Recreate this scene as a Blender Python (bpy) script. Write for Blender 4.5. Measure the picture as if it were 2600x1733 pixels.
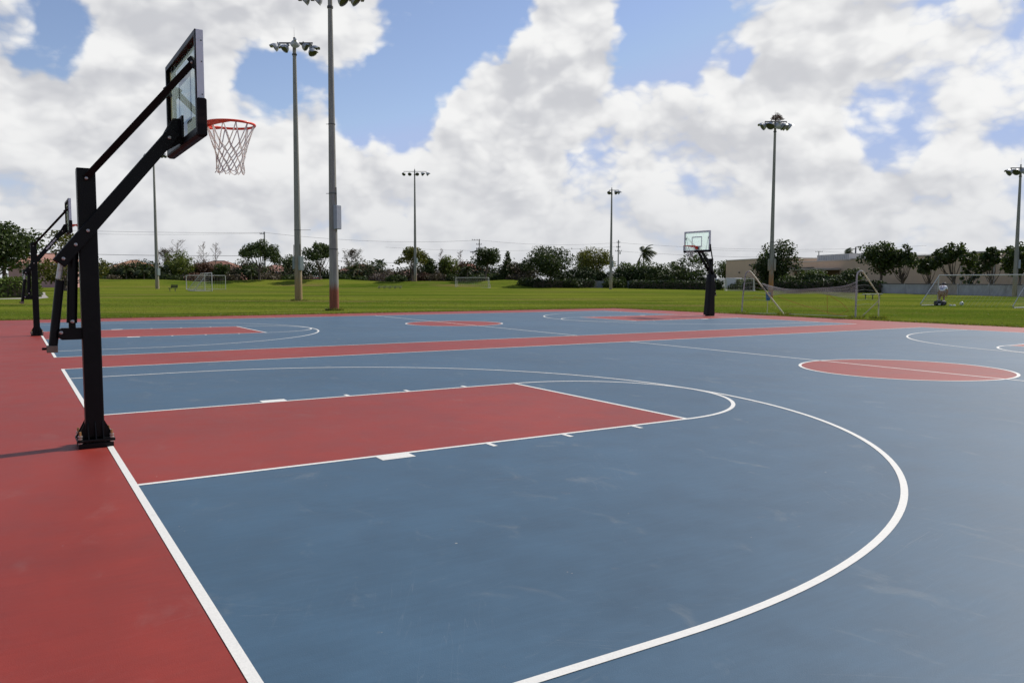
import bpy, bmesh, math, random
import numpy as np
from mathutils import Vector, Matrix

scene = bpy.context.scene
for o in list(bpy.data.objects):
    bpy.data.objects.remove(o, do_unlink=True)
COL = scene.collection
R = math.radians

# ------------------------------------------------------------------ camera
cam_data = bpy.data.cameras.new('camera')
cam_data.sensor_width = 36.0
cam_data.lens = 28.323
cam_data.clip_start = 0.05
cam_data.clip_end = 6000.0
camera = bpy.data.objects.new('camera', cam_data)
COL.objects.link(camera)
_yaw, _pitch, _roll = R(-32.006), R(-4.3067), R(0.1559)
_fw = Vector((math.sin(-_yaw) * math.cos(_pitch), math.cos(_yaw) * math.cos(_pitch), math.sin(_pitch)))
_rt = Vector((math.cos(_yaw), math.sin(_yaw), 0.0))
_up = _rt.cross(_fw)
_r2 = _rt * math.cos(_roll) + _up * math.sin(_roll)
_u2 = -_rt * math.sin(_roll) + _up * math.cos(_roll)
camera.matrix_world = Matrix(((_r2.x, _u2.x, -_fw.x, -0.7191), (_r2.y, _u2.y, -_fw.y, -8.2869),
                              (_r2.z, _u2.z, -_fw.z, 1.5257), (0, 0, 0, 1)))
scene.camera = camera

# ------------------------------------------------------------------ exposure
scene.view_settings.view_transform = 'Standard'
scene.view_settings.look = 'None'
scene.view_settings.exposure = 0.0
scene.view_settings.gamma = 1.0
scene.view_settings.use_curve_mapping = False
scene.cycles.max_bounces = 8
scene.cycles.transparent_max_bounces = 24
scene.cycles.caustics_reflective = False
scene.cycles.caustics_refractive = False
scene.cycles.sample_clamp_indirect = 8.0
scene.cycles.use_denoising = True

# ------------------------------------------------------------------ sun
SUN_AZ, SUN_EL = R(9.0), R(43.0)          # azimuth measured from +X towards +Y
SUN = Vector((math.cos(SUN_EL) * math.cos(SUN_AZ), math.cos(SUN_EL) * math.sin(SUN_AZ), math.sin(SUN_EL)))
sun_data = bpy.data.lights.new('sun', 'SUN')
sun_data.energy = 4.4
sun_data.angle = R(0.53)
sun_data.color = (1.0, 0.945, 0.855)
sun = bpy.data.objects.new('sun', sun_data)
sun.rotation_euler = SUN.to_track_quat('Z', 'Y').to_euler()
sun.location = SUN * 300
COL.objects.link(sun)

# ------------------------------------------------------------------ node helper
class NT:
    """small expression helper over a node tree"""
    def __init__(self, tree):
        self.t = tree
        tree.nodes.clear()
    def n(self, kind, ins=None, **props):
        nd = self.t.nodes.new(kind)
        for k, v in props.items():
            setattr(nd, k, v)
        for k, v in (ins or {}).items():
            self.set(nd.inputs[k], v)
        return nd
    def set(self, sock, v):
        if isinstance(v, bpy.types.NodeSocket):
            self.t.links.new(v, sock)
        elif v is not None:
            sock.default_value = v
    def m(self, op, a, b=None, c=None, clamp=False):
        nd = self.t.nodes.new('ShaderNodeMath')
        nd.operation = op
        nd.use_clamp = clamp
        for i, v in enumerate((a, b, c)):
            if v is not None:
                self.set(nd.inputs[i], v)
        return nd.outputs[0]
    def v(self, op, a, b=None, scale=None):
        nd = self.t.nodes.new('ShaderNodeVectorMath')
        nd.operation = op
        self.set(nd.inputs[0], a)
        if b is not None:
            self.set(nd.inputs[1], b)
        if scale is not None:
            self.set(nd.inputs['Scale'], scale)
        return nd.outputs['Value'] if op in ('DOT_PRODUCT', 'LENGTH') else nd.outputs['Vector']
    def noise(self, vec, scale, detail=4.0, rough=0.5, lac=2.0, dist=0.0, color=False):
        nd = self.n('ShaderNodeTexNoise', {'Vector': vec, 'Scale': scale, 'Detail': detail, 'Roughness': rough,
                                           'Lacunarity': lac, 'Distortion': dist})
        return nd.outputs['Color' if color else 'Fac']
    def remap(self, x, a, b, lo=0.0, hi=1.0, smooth=True):
        nd = self.n('ShaderNodeMapRange', {'Value': x, 'From Min': a, 'From Max': b, 'To Min': lo, 'To Max': hi},
                    interpolation_type='SMOOTHSTEP' if smooth else 'LINEAR')
        return nd.outputs['Result']
    def mix(self, f, a, b, blend='MIX'):
        nd = self.t.nodes.new('ShaderNodeMix')
        nd.data_type = 'RGBA'
        nd.blend_type = blend
        self.set(nd.inputs[0], f)
        for s, v in ((nd.inputs[6], a), (nd.inputs[7], b)):
            self.set(s, (*v, 1.0) if isinstance(v, (tuple, list)) and len(v) == 3 else v)
        return nd.outputs[2]
    def link(self, a, b):
        self.t.links.new(a, b)

# ------------------------------------------------------------------ sky: Nishita air with cumulus cloud
world = bpy.data.worlds.new('World')
scene.world = world
world.use_nodes = True
world.cycles.sampling_method = 'MANUAL'
world.cycles.sample_map_resolution = 256
N = NT(world.node_tree)
SKY_GAPS = [   # direction on the sky, sharpness, amount of cloud added or taken away there
    (0.4579, 0.8371, 0.2993, 318, -1),
    (0.4275, 0.8679, 0.2531, 254, -1.2),
    (0.3951, 0.8970, 0.1981, 190, -1.45),
    (0.3498, 0.9200, 0.1765, 918, -0.5),
    (0.3062, 0.9306, 0.2007, 637, -0.9),
    (0.2635, 0.9389, 0.2215, 543, -1.3),
    (0.2296, 0.9401, 0.2518, 918, -1.0),
    (0.2088, 0.9394, 0.2718, 1434, -0.4),
    (0.0480, 0.9619, 0.2691, 918, -0.65),
    (0.0580, 0.9679, 0.2447, 1133, -0.75),
    (0.0776, 0.9677, 0.2397, 1133, -0.7),
    (0.0142, 0.9615, 0.2745, 1133, -0.6),
    (0.0272, 0.9651, 0.2605, 1873, -0.4),
    (0.1090, 0.9572, 0.2682, 2550, -0.25),
    (0.6706, 0.6811, 0.2939, 408, -1.1),
    (0.6512, 0.7047, 0.2816, 1133, -0.8),
    (0.6827, 0.6801, 0.2673, 1873, -0.8),
    (0.6274, 0.7183, 0.3008, 1873, -0.5),
    (0.7277, 0.6423, 0.2408, 3984, -0.8),
    (0.6964, 0.6875, 0.2057, 2927, -0.7),
    (0.6888, 0.6853, 0.2364, 3984, -0.4),
    (0.8219, 0.5438, 0.1697, 1133, -0.5),
    (0.8286, 0.5414, 0.1424, 1589, -0.5),
    (0.8367, 0.5251, 0.1557, 1985, -0.3),
    (0.5158, 0.8032, 0.2979, 1434, -0.6),
    (0.5247, 0.8149, 0.2461, 283, 0.7),
    (0.4924, 0.8515, 0.1802, 283, 0.7),
    (0.4711, 0.8718, 0.1342, 468, 0.5),
    (0.5561, 0.7798, 0.2874, 283, 0.4),
    (0.2860, 0.9407, 0.1823, 468, 0.6),
    (0.3130, 0.9401, 0.1348, 468, 0.6),
    (0.3775, 0.9165, 0.1324, 759, 0.5),
    (0.7851, 0.5920, 0.1823, 159, 0.3),
    (0.6249, 0.7416, 0.2441, 918, -0.3),
    (0.2753, 0.9129, 0.3014, 90, 0.9),
    (0.3577, 0.8872, 0.2913, 254, 0.9),
    (0.3289, 0.9127, 0.2424, 468, 0.9),
    (0.2243, 0.9331, 0.2811, 637, 0.5),
    (0.2292, 0.9375, 0.2618, 3984, 0.5),
    (0.2860, 0.9407, 0.1823, 759, 0.7),
    (0.2100, 0.9488, 0.2359, 2241, 0.6),
    (0.4948, 0.8372, 0.2331, 359, 0.6),
    (0.4718, 0.8631, 0.1799, 468, 0.6),
    (0.3816, 0.9141, 0.1371, 1434, 0.4),
    (0.1088, 0.9698, 0.2182, 159, 0.7),
    (0.0295, 0.9741, 0.2242, 359, 0.7),
    (0.1201, 0.9533, 0.2771, 637, 0.5),
    (0.7002, 0.6665, 0.2558, 918, 0.6),
    (0.5685, 0.7810, 0.2583, 159, 0.4),
    (0.7947, 0.5524, 0.2518, 71, 0.4),
    (0.8449, 0.5199, 0.1262, 637, 0.4),
    (0.1076, 0.9869, 0.1203, 57, 0.3),
    (0.4859, 0.8691, 0.0923, 25, 0.25),
    (0.7700, 0.6305, 0.0975, 57, 0.3),
]
geo = N.n('ShaderNodeTexCoord')
D0 = geo.outputs['Generated']
warp = N.v('SUBTRACT', N.noise(D0, 6.0, 4.0, 0.6, color=True), (0.5, 0.5, 0.5))
DW = N.v('NORMALIZE', N.v('ADD', D0, N.v('SCALE', warp, scale=0.16)))
base = 0.345
for bx_, by_, bz_, k, w in SKY_GAPS:
    dot = N.v('DOT_PRODUCT', DW, (bx_ * k, by_ * k, bz_ * k))
    base = N.m('MULTIPLY_ADD', N.m('EXPONENT', N.m('SUBTRACT', dot, float(k))), float(w) * 0.85, base)
SQ = N.v('ADD', N.v('MULTIPLY', D0, (1.0, 1.0, 1.6)), N.v('SCALE', warp, scale=0.07))
UPSHIFT = N.v('ADD', SQ, (0.014, 0.0, 0.040))
big = N.m('SUBTRACT', N.noise(SQ, 3.1, 1.0, 0.5), 0.5)
fine = N.m('SUBTRACT', N.noise(SQ, 11.0, 7.0, 0.55), 0.5)
soft = N.noise(SQ, 11.0, 3.0, 0.5)
soft_up = N.noise(UPSHIFT, 11.0, 3.0, 0.5)
def puffs(vec, det):
    vo = N.n('ShaderNodeTexVoronoi', {'Vector': vec, 'Scale': 15.0, 'Detail': det, 'Roughness': 0.6, 'Lacunarity': 2.3}, feature='F1')
    return N.m('SUBTRACT', 0.45, vo.outputs['Distance'])
puff = puffs(SQ, 2.0)
puff_up = puffs(UPSHIFT, 1.0)
c0 = N.m('MULTIPLY_ADD', big, 0.9, base)
c0 = N.m('MULTIPLY_ADD', fine, 1.75, c0)
c0 = N.m('MULTIPLY_ADD', puff, 0.55, c0)
rise = N.m('MULTIPLY_ADD', N.m('SUBTRACT', soft, soft_up), 1.9, N.m('MULTIPLY', N.m('SUBTRACT', puff, puff_up), 0.75))
sep = N.n('ShaderNodeSeparateXYZ', {'Vector': D0})
up = N.m('MAXIMUM', sep.outputs['Z'], 0.0)
# the layer is broken overhead and closes up towards the horizon
c0 = N.m('SUBTRACT', c0, N.remap(up, 0.32, 0.75, 0.0, 0.50))
low = N.remap(up, 0.02, 0.17, 1.0, 0.0)
alpha = N.remap(N.m('MULTIPLY_ADD', low, 0.30, c0), -0.10, 0.40)
light = N.m('MULTIPLY_ADD', rise, 1.45, 0.74)
light = N.m('SUBTRACT', light, N.m('MULTIPLY', N.remap(c0, 0.25, 1.1), 0.30))
light = N.m('ADD', light, N.m('MULTIPLY', N.m('SUBTRACT', N.noise(SQ, 4.0, 2.0, 0.5), 0.5), 1.0))
light = N.remap(light, -0.55, 1.20)
towards = N.m('MAXIMUM', N.v('DOT_PRODUCT', D0, tuple(SUN)), 0.0)
light = N.m('MULTIPLY_ADD', N.m('POWER', towards, 3.0), 0.22, light)
light = N.m('MINIMUM', light, 1.1)
cloud = N.mix(N.m('MULTIPLY', light, 0.9), (0.585, 0.595, 0.63), (0.93, 0.93, 0.925))
cloud = N.mix(N.m('MULTIPLY', low, 0.55), cloud, (0.63, 0.645, 0.68))
sky = N.n('ShaderNodeTexSky', sky_type='NISHITA', sun_disc=False, sun_elevation=SUN_EL, sun_rotation=R(90) - SUN_AZ,
          altitude=0.0, air_density=1.0, dust_density=0.35, ozone_density=2.0)
air = N.v('MULTIPLY', sky.outputs['Color'], (0.126, 0.115, 0.120))
air = N.v('MINIMUM', air, (0.42, 0.53, 0.80))
air = N.mix(N.m('MULTIPLY', low, 0.9), air, (0.60, 0.65, 0.73))
mixed = N.mix(alpha, air, cloud)
bg = N.n('ShaderNodeBackground', {'Color': mixed, 'Strength': 1.0})
out = N.n('ShaderNodeOutputWorld')
N.link(bg.outputs[0], out.inputs['Surface'])

# ================================================================== mesh helpers
def tag(o, label=None, cat=None, group=None, kind=None):
    if label: o['label'] = label
    if cat: o['category'] = cat
    if group: o['group'] = group
    if kind: o['kind'] = kind
    return o

def thing(name, label, cat, loc=(0, 0, 0), rz=0.0, group=None):
    o = bpy.data.objects.new(name, None)
    o.empty_display_size = 0.2
    o.location = loc
    o.rotation_euler = (0, 0, rz)
    COL.objects.link(o)
    return tag(o, label, cat, group)

class MB:
    """collects shapes and links them as one mesh object"""
    def __init__(self):
        self.v, self.f = [], []
    def add(self, vs, fs):
        o = len(self.v)
        self.v += [tuple(p) for p in vs]
        self.f += [tuple(i + o for i in f) for f in fs]
        return self
    def box(self, c, d, rz=0.0):
        hx, hy, hz = d[0] / 2, d[1] / 2, d[2] / 2
        cs, sn = math.cos(rz), math.sin(rz)
        vs = []
        for z in (-hz, hz):
            for x, y in ((-hx, -hy), (hx, -hy), (hx, hy), (-hx, hy)):
                vs.append((c[0] + x * cs - y * sn, c[1] + x * sn + y * cs, c[2] + z))
        return self.add(vs, [(3, 2, 1, 0), (4, 5, 6, 7), (0, 1, 5, 4), (1, 2, 6, 5), (2, 3, 7, 6), (3, 0, 4, 7)])
    def bar(self, a, b, w, h, up=(0, 0, 1), w2=None, h2=None):
        a, b = Vector(a), Vector(b)
        t = (b - a).normalized()
        up = Vector(up)
        s = t.cross(up)
        if s.length < 1e-5:
            s = t.cross(Vector((1, 0, 0)))
        s.normalize()
        u = s.cross(t)
        vs = []
        for p, ww, hh in ((a, w, h), (b, w2 or w, h2 or h)):
            for x, y in ((-1, -1), (1, -1), (1, 1), (-1, 1)):
                vs.append(p + s * (x * ww / 2) + u * (y * hh / 2))
        return self.add(vs, [(3, 2, 1, 0), (4, 5, 6, 7), (0, 1, 5, 4), (1, 2, 6, 5), (2, 3, 7, 6), (3, 0, 4, 7)])
    def tube(self, pts, r, n=8, closed=False, cap=True):
        pts = [Vector(p) for p in pts]
        m = len(pts)
        rs = r if isinstance(r, (list, tuple)) else [r] * m
        nrm = None
        rings = []
        for i, p in enumerate(pts):
            if closed:
                t = (pts[(i + 1) % m] - pts[i - 1]).normalized()
            else:
                t = (pts[min(i + 1, m - 1)] - pts[max(i - 1, 0)]).normalized()
            if nrm is None:
                nrm = t.orthogonal().normalized()
            else:
                nrm = (nrm - t * nrm.dot(t))
                nrm = nrm.normalized() if nrm.length > 1e-6 else t.orthogonal().normalized()
            bi = t.cross(nrm)
            rings.append([p + (nrm * math.cos(2 * math.pi * k / n) + bi * math.sin(2 * math.pi * k / n)) * rs[i] for k in range(n)])
        vs = [q for ring in rings for q in ring]
        fs = []
        for i in range(m if closed else m - 1):
            j = (i + 1) % m
            for k in range(n):
                fs.append((i * n + k, i * n + (k + 1) % n, j * n + (k + 1) % n, j * n + k))
        if cap and not closed:
            fs.append(tuple(range(n - 1, -1, -1)))
            fs.append(tuple((m - 1) * n + k for k in range(n)))
        return self.add(vs, fs)
    def cyl(self, a, b, r, r2=None, n=12):
        return self.tube([a, b], [r, r if r2 is None else r2], n)
    def lathe(self, prof, n=16, M=None):
        M = M or Matrix.Identity(4)
        vs, fs = [], []
        for r, z in prof:
            for k in range(n):
                a = 2 * math.pi * k / n
                vs.append(M @ Vector((r * math.cos(a), r * math.sin(a), z)))
        for i in range(len(prof) - 1):
            for k in range(n):
                fs.append((i * n + k, i * n + (k + 1) % n, (i + 1) * n + (k + 1) % n, (i + 1) * n + k))
        return self.add(vs, fs)
    def prism(self, poly, y0, y1):
        """polygon in x,z pushed along y"""
        n = len(poly)
        vs = [(x, y0, z) for x, z in poly] + [(x, y1, z) for x, z in poly]
        fs = [tuple(range(n)), tuple(range(2 * n - 1, n - 1, -1))]
        fs += [(i, i + n, (i + 1) % n + n, (i + 1) % n) for i in range(n)]
        return self.add(vs, fs)
    def sheet(self, poly, z):
        return self.add([(x, y, z) for x, y in poly], [tuple(range(len(poly)))])
    def data(self, name, mat, smooth=False):
        me = bpy.data.meshes.new(name)
        me.from_pydata(self.v, [], self.f)
        me.materials.append(mat)
        if smooth:
            me.polygons.foreach_set('use_smooth', [True] * len(me.polygons))
            me.set_sharp_from_angle(angle=R(38))
        me.update()
        return me
    def build(self, name, mat, parent=None, smooth=False, bevel=0.0, seg=2):
        o = bpy.data.objects.new(name, self.data(name, mat, smooth))
        COL.objects.link(o)
        if parent is not None:
            o.parent = parent
        if bevel:
            md = o.modifiers.new('edge', 'BEVEL')
            md.width, md.segments, md.limit_method, md.angle_limit = bevel, seg, 'ANGLE', R(40)
        return o

def quads_object(name, mat, verts, parent=None):
    """verts: (n, k, 3) array of separate k-sided faces"""
    n, k = verts.shape[:2]
    me = bpy.data.meshes.new(name)
    me.vertices.add(n * k)
    me.vertices.foreach_set('co', np.ascontiguousarray(verts, dtype=np.float32).ravel())
    me.loops.add(n * k)
    me.loops.foreach_set('vertex_index', np.arange(n * k, dtype=np.int32))
    me.polygons.add(n)
    me.polygons.foreach_set('loop_start', np.arange(0, n * k, k, dtype=np.int32))
    me.polygons.foreach_set('loop_total', np.full(n, k, dtype=np.int32))
    me.update(calc_edges=True)
    me.materials.append(mat)
    o = bpy.data.objects.new(name, me)
    COL.objects.link(o)
    if parent is not None:
        o.parent = parent
    return o

# ================================================================== materials
MATS = {}
def material(name):
    m = bpy.data.materials.new(name)
    m.use_nodes = True
    MATS[name] = m
    return m, NT(m.node_tree)

def finish(n, bsdf, bump=None, bump_dist=0.01, bump_str=0.3):
    if bump is not None:
        b = n.n('ShaderNodeBump', {'Height': bump, 'Strength': bump_str, 'Distance': bump_dist})
        n.link(b.outputs[0], bsdf.inputs['Normal'])
    o = n.n('ShaderNodeOutputMaterial')
    n.link(bsdf.outputs[0], o.inputs['Surface'])

def plain(name, col, rough=0.6, metal=0.0, spec=0.4, var=0.15, scale=6.0, bump=0.0, bscale=40.0, dirt=None, dirt_amt=0.0):
    """painted or raw surface with mottling, a little dirt and fine relief"""
    m, n = material(name)
    co = n.n('ShaderNodeTexCoord').outputs['Object']
    f = n.noise(co, scale, 5.0, 0.6)
    k = n.remap(f, 0.25, 0.75, 1.0 - var, 1.0 + var, smooth=False)
    c = n.v('SCALE', col, scale=k)
    if dirt:
        d = n.remap(n.noise(co, scale * 0.35, 6.0, 0.65), 0.5, 0.72)
        c = n.mix(n.m('MULTIPLY', d, dirt_amt), c, dirt)
    rg = n.remap(f, 0.2, 0.8, max(rough - 0.08, 0.02), min(rough + 0.08, 1.0), smooth=False)
    b = n.n('ShaderNodeBsdfPrincipled', {'Base Color': c, 'Roughness': rg, 'Metallic': metal, 'Specular IOR Level': spec})
    finish(n, b, n.noise(co, bscale, 3.0, 0.6) if bump else None, 0.01, bump)
    return m

def court_paint(name, col, wear):
    """acrylic court coating: mottled, scuffed, with pale and dark specks"""
    m, n = material(name)
    co = n.n('ShaderNodeTexCoord').outputs['Object']
    big = n.noise(co, 0.35, 4.0, 0.6)
    mid = n.noise(co, 2.3, 6.0, 0.65)
    k = n.m('ADD', n.remap(big, 0.3, 0.7, -0.11, 0.11, smooth=False), n.remap(mid, 0.25, 0.75, 0.86, 1.14, smooth=False))
    streak = n.noise(n.v('MULTIPLY', co, (1.0, 9.0, 1.0)), 3.0, 5.0, 0.65)
    k = n.m('ADD', k, n.remap(streak, 0.35, 0.75, -0.03, 0.05))
    c = n.v('SCALE', col, scale=k)
    # pale scuffs and dusty smears
    sc = n.noise(n.v('MULTIPLY', n.v('ADD', co, n.v('SCALE', n.noise(co, 1.1, 2.0, color=True), scale=0.9)), (2.2, 0.9, 1.0)), 1.6, 7.0, 0.62)
    dust = n.remap(sc, 0.58, 0.74)
    c = n.mix(n.m('MULTIPLY', dust, 0.20 * wear), c, (0.30, 0.30, 0.27))
    tan = n.remap(n.noise(n.v('ADD', co, (7.3, 1.9, 0.0)), 3.7, 7.0, 0.7), 0.64, 0.76)
    c = n.mix(n.m('MULTIPLY', tan, 0.34 * wear), c, (0.32, 0.25, 0.17))
    # thin scratches
    for ang, off, sl in ((0.5, 3.1, 14.0), (-0.9, 8.7, 11.0), (1.35, 5.5, 16.0)):
        rot = n.n('ShaderNodeVectorRotate', {'Vector': n.v('ADD', co, (off, off, 0.0)), 'Angle': ang}, rotation_type='Z_AXIS').outputs[0]
        w = n.noise(n.v('MULTIPLY', rot, (sl, 0.55, 1.0)), 1.0, 2.0, 0.5)
        gate = n.remap(n.noise(n.v('ADD', co, (off * 2, 0, 0)), 0.8, 2.0), 0.55, 0.68)
        line = n.m('MULTIPLY', n.remap(n.m('ABSOLUTE', n.m('SUBTRACT', w, 0.5)), 0.0, 0.006, 1.0, 0.0), gate)
        c = n.mix(n.m('MULTIPLY', line, 0.07 * wear), c, (0.45, 0.45, 0.42))
    for sca, rad, tone, gate_off in ((2.6, 0.024, (0.50, 0.46, 0.38), 2.0), (1.7, 0.020, (0.015, 0.014, 0.012), 11.0), (6.3, 0.030, (0.30, 0.28, 0.24), 23.0)):
        vo = n.n('ShaderNodeTexVoronoi', {'Vector': n.v('ADD', co, (gate_off, gate_off, 0.0)), 'Scale': sca})
        keep = n.m('GREATER_THAN', n.n('ShaderNodeSeparateColor', {'Color': vo.outputs['Color']}).outputs[0], 0.62)
        spot = n.m('MULTIPLY', n.m('LESS_THAN', vo.outputs['Distance'], rad), keep)
        c = n.mix(n.m('MULTIPLY', spot, 0.6), c, tone)
    rg = n.remap(mid, 0.2, 0.8, 0.48, 0.64, smooth=False)
    b = n.n('ShaderNodeBsdfPrincipled', {'Base Color': c, 'Roughness': rg, 'Specular IOR Level': 0.27})
    grit = n.m('ADD', n.noise(co, 160.0, 2.0, 0.6), n.m('MULTIPLY', n.noise(co, 9.0, 3.0, 0.5), 0.8))
    finish(n, b, grit, 0.003, 0.28)
    return m

def leafy(name, col, col2, trans=0.25):
    m, n = material(name)
    g = n.n('ShaderNodeNewGeometry')
    oi = n.n('ShaderNodeObjectInfo')
    rnd = g.outputs['Random Per Island']
    c = n.mix(rnd, col, col2)
    c = n.v('SCALE', c, scale=n.remap(n.m('FRACT', n.m('MULTIPLY', rnd, 7.31)), 0.0, 1.0, 0.65, 1.35, smooth=False))
    c = n.v('SCALE', c, scale=n.remap(oi.outputs['Random'], 0.0, 1.0, 0.85, 1.15, smooth=False))
    b = n.n('ShaderNodeBsdfPrincipled', {'Base Color': c, 'Roughness': 0.55, 'Specular IOR Level': 0.25})
    tr = n.n('ShaderNodeBsdfTranslucent', {'Color': n.mix(0.5, c, n.v('MULTIPLY', c, (1.5, 1.6, 0.6)))})
    mx = n.n('ShaderNodeMixShader', {0: trans})
    n.link(b.outputs[0], mx.inputs[1])
    n.link(tr.outputs[0], mx.inputs[2])
    finish(n, mx)
    return m

blue_paint = court_paint('blue_court_paint', (0.050, 0.102, 0.156), 1.0)
red_paint = court_paint('red_court_paint', (0.250, 0.030, 0.020), 0.35)
m, n = material('white_line_paint')
co = n.n('ShaderNodeTexCoord').outputs['Object']
worn = n.remap(n.noise(co, 5.0, 7.0, 0.7), 0.55, 0.78)
c = n.mix(n.m('MULTIPLY', worn, 0.28), (0.74, 0.72, 0.66), (0.44, 0.43, 0.40))
c = n.v('SCALE', c, scale=n.remap(n.noise(co, 60.0, 4.0, 0.7), 0.2, 0.8, 0.92, 1.06))
finish(n, n.n('ShaderNodeBsdfPrincipled', {'Base Color': c, 'Roughness': 0.6, 'Specular IOR Level': 0.3}), n.noise(co, 150.0, 2.0), 0.004, 0.3)
line_paint = m

# grass
m, n = material('mown_grass')
co = n.n('ShaderNodeTexCoord').outputs['Object']
ROW = n.n('ShaderNodeVectorRotate', {'Vector': co, 'Angle': R(32.0)}, rotation_type='Z_AXIS').outputs[0]
a1 = n.noise(n.v('MULTIPLY', ROW, (0.25, 1.0, 1.0)), 0.11, 4.0, 0.55)
a2 = n.noise(co, 0.9, 6.0, 0.65)
a3 = n.noise(co, 9.0, 4.0, 0.7)
c = n.mix(n.remap(a1, 0.40, 0.60), (0.076, 0.118, 0.012), (0.150, 0.176, 0.023))
c = n.mix(n.m('MULTIPLY', n.remap(a2, 0.42, 0.75), 0.55), c, (0.152, 0.142, 0.034))
dry = n.remap(n.noise(n.v('MULTIPLY', ROW, (0.35, 1.0, 1.0)), 0.13, 5.0, 0.6), 0.53, 0.68)
c = n.mix(n.m('MULTIPLY', dry, 0.75), c, (0.182, 0.140, 0.052))
c = n.v('SCALE', c, scale=n.remap(a3, 0.2, 0.8, 0.70, 1.25, smooth=False))
finish(n, n.n('ShaderNodeBsdfPrincipled', {'Base Color': c, 'Roughness': 1.0, 'Specular IOR Level': 0.0}),
       n.m('ADD', a3, n.noise(co, 30.0, 3.0, 0.7)), 0.05, 0.8)
grass_mat = m
blade_mat = leafy('grass_blades', (0.116, 0.154, 0.014), (0.206, 0.202, 0.042), 0.35)
LEAF = {
    'dark': leafy('leaves_dark', (0.028, 0.048, 0.012), (0.062, 0.082, 0.020)),
    'mid': leafy('leaves_mid', (0.045, 0.072, 0.016), (0.085, 0.110, 0.028)),
    'olive': leafy('leaves_olive', (0.070, 0.085, 0.014), (0.150, 0.140, 0.024)),
    'lime': leafy('leaves_lime', (0.070, 0.105, 0.018), (0.150, 0.165, 0.030)),
    'brown': leafy('leaves_brown', (0.072, 0.060, 0.036), (0.125, 0.096, 0.062), 0.15),
    'rust': leafy('leaves_rust', (0.085, 0.045, 0.026), (0.160, 0.080, 0.045), 0.15),
    'pinkish': leafy('leaves_pinkish', (0.120, 0.088, 0.068), (0.185, 0.140, 0.110), 0.1),
    'twig': leafy('twig_ends', (0.150, 0.105, 0.085), (0.230, 0.170, 0.140), 0.1),
    'palm': leafy('palm_fronds', (0.030, 0.046, 0.014), (0.070, 0.082, 0.024), 0.15),
    'hedge': leafy('hedge_leaves', (0.018, 0.034, 0.010), (0.040, 0.060, 0.014)),
    'clipped': leafy('clipped_hedge_leaves', (0.065, 0.110, 0.014), (0.150, 0.190, 0.032)),
}
bark = plain('bark', (0.105, 0.080, 0.062), 0.9, var=0.3, scale=3.0, bump=0.6, bscale=9.0)
twig_bark = plain('pale_twigs', (0.20, 0.155, 0.13), 0.9, var=0.25, scale=2.0)
palm_bark = plain('palm_trunk', (0.16, 0.135, 0.105), 0.9, var=0.25, scale=4.0, bump=0.5, bscale=12.0)

black_steel = plain('black_powder_coat', (0.0045, 0.0045, 0.005), 0.42, spec=0.16, var=0.25, scale=9.0, bump=0.05, bscale=90.0, dirt=(0.03, 0.028, 0.026), dirt_amt=0.15)
black_foam = plain('black_foam_padding', (0.009, 0.007, 0.0075), 0.62, spec=0.16, var=0.25, scale=12.0, bump=0.1, bscale=60.0, dirt=(0.055, 0.035, 0.030), dirt_amt=0.5)
black_vinyl = plain('black_vinyl_pad', (0.005, 0.005, 0.006), 0.45, spec=0.2, var=0.2, scale=4.0, bump=0.08, bscale=20.0)
bolt_zinc = plain('zinc_bolts', (0.46, 0.43, 0.40), 0.4, metal=0.8, var=0.25, scale=60.0, dirt=(0.25, 0.14, 0.08), dirt_amt=0.6)
brass_rod = plain('rusty_anchor_rods', (0.42, 0.24, 0.10), 0.5, metal=0.6, var=0.3, scale=60.0)
alu = plain('grey_aluminium_frame', (0.74, 0.74, 0.77), 0.45, metal=0.1, var=0.07, scale=8.0, dirt=(0.25, 0.25, 0.26), dirt_amt=0.3)
crank_box = plain('crank_gearbox', (0.19, 0.155, 0.115), 0.6, metal=0.3, var=0.3, scale=25.0)
orange_rim = plain('orange_rim_paint', (0.78, 0.060, 0.018), 0.36, spec=0.5, var=0.10, scale=30.0, dirt=(0.35, 0.03, 0.02), dirt_amt=0.4)
net_cord = plain('net_cord', (0.90, 0.885, 0.86), 0.9, var=0.14, scale=30.0)
m, n = material('net_cord_cotton')
co = n.n('ShaderNodeTexCoord').outputs['Object']
cc = n.v('SCALE', (0.90, 0.885, 0.85), scale=n.remap(n.noise(co, 30.0, 3.0), 0.3, 0.7, 0.85, 1.05))
d1 = n.n('ShaderNodeBsdfDiffuse', {'Color': cc}); d2 = n.n('ShaderNodeBsdfTranslucent', {'Color': cc})
mx = n.n('ShaderNodeMixShader', {0: 0.45})
n.link(d1.outputs[0], mx.inputs[1]); n.link(d2.outputs[0], mx.inputs[2])
finish(n, mx)
net_cord = m
target_paint = plain('white_target_paint', (0.72, 0.72, 0.70), 0.6, var=0.05)
gasket = plain('yellowed_edge_seal', (0.52, 0.50, 0.30), 0.6, var=0.15, scale=8.0)

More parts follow.
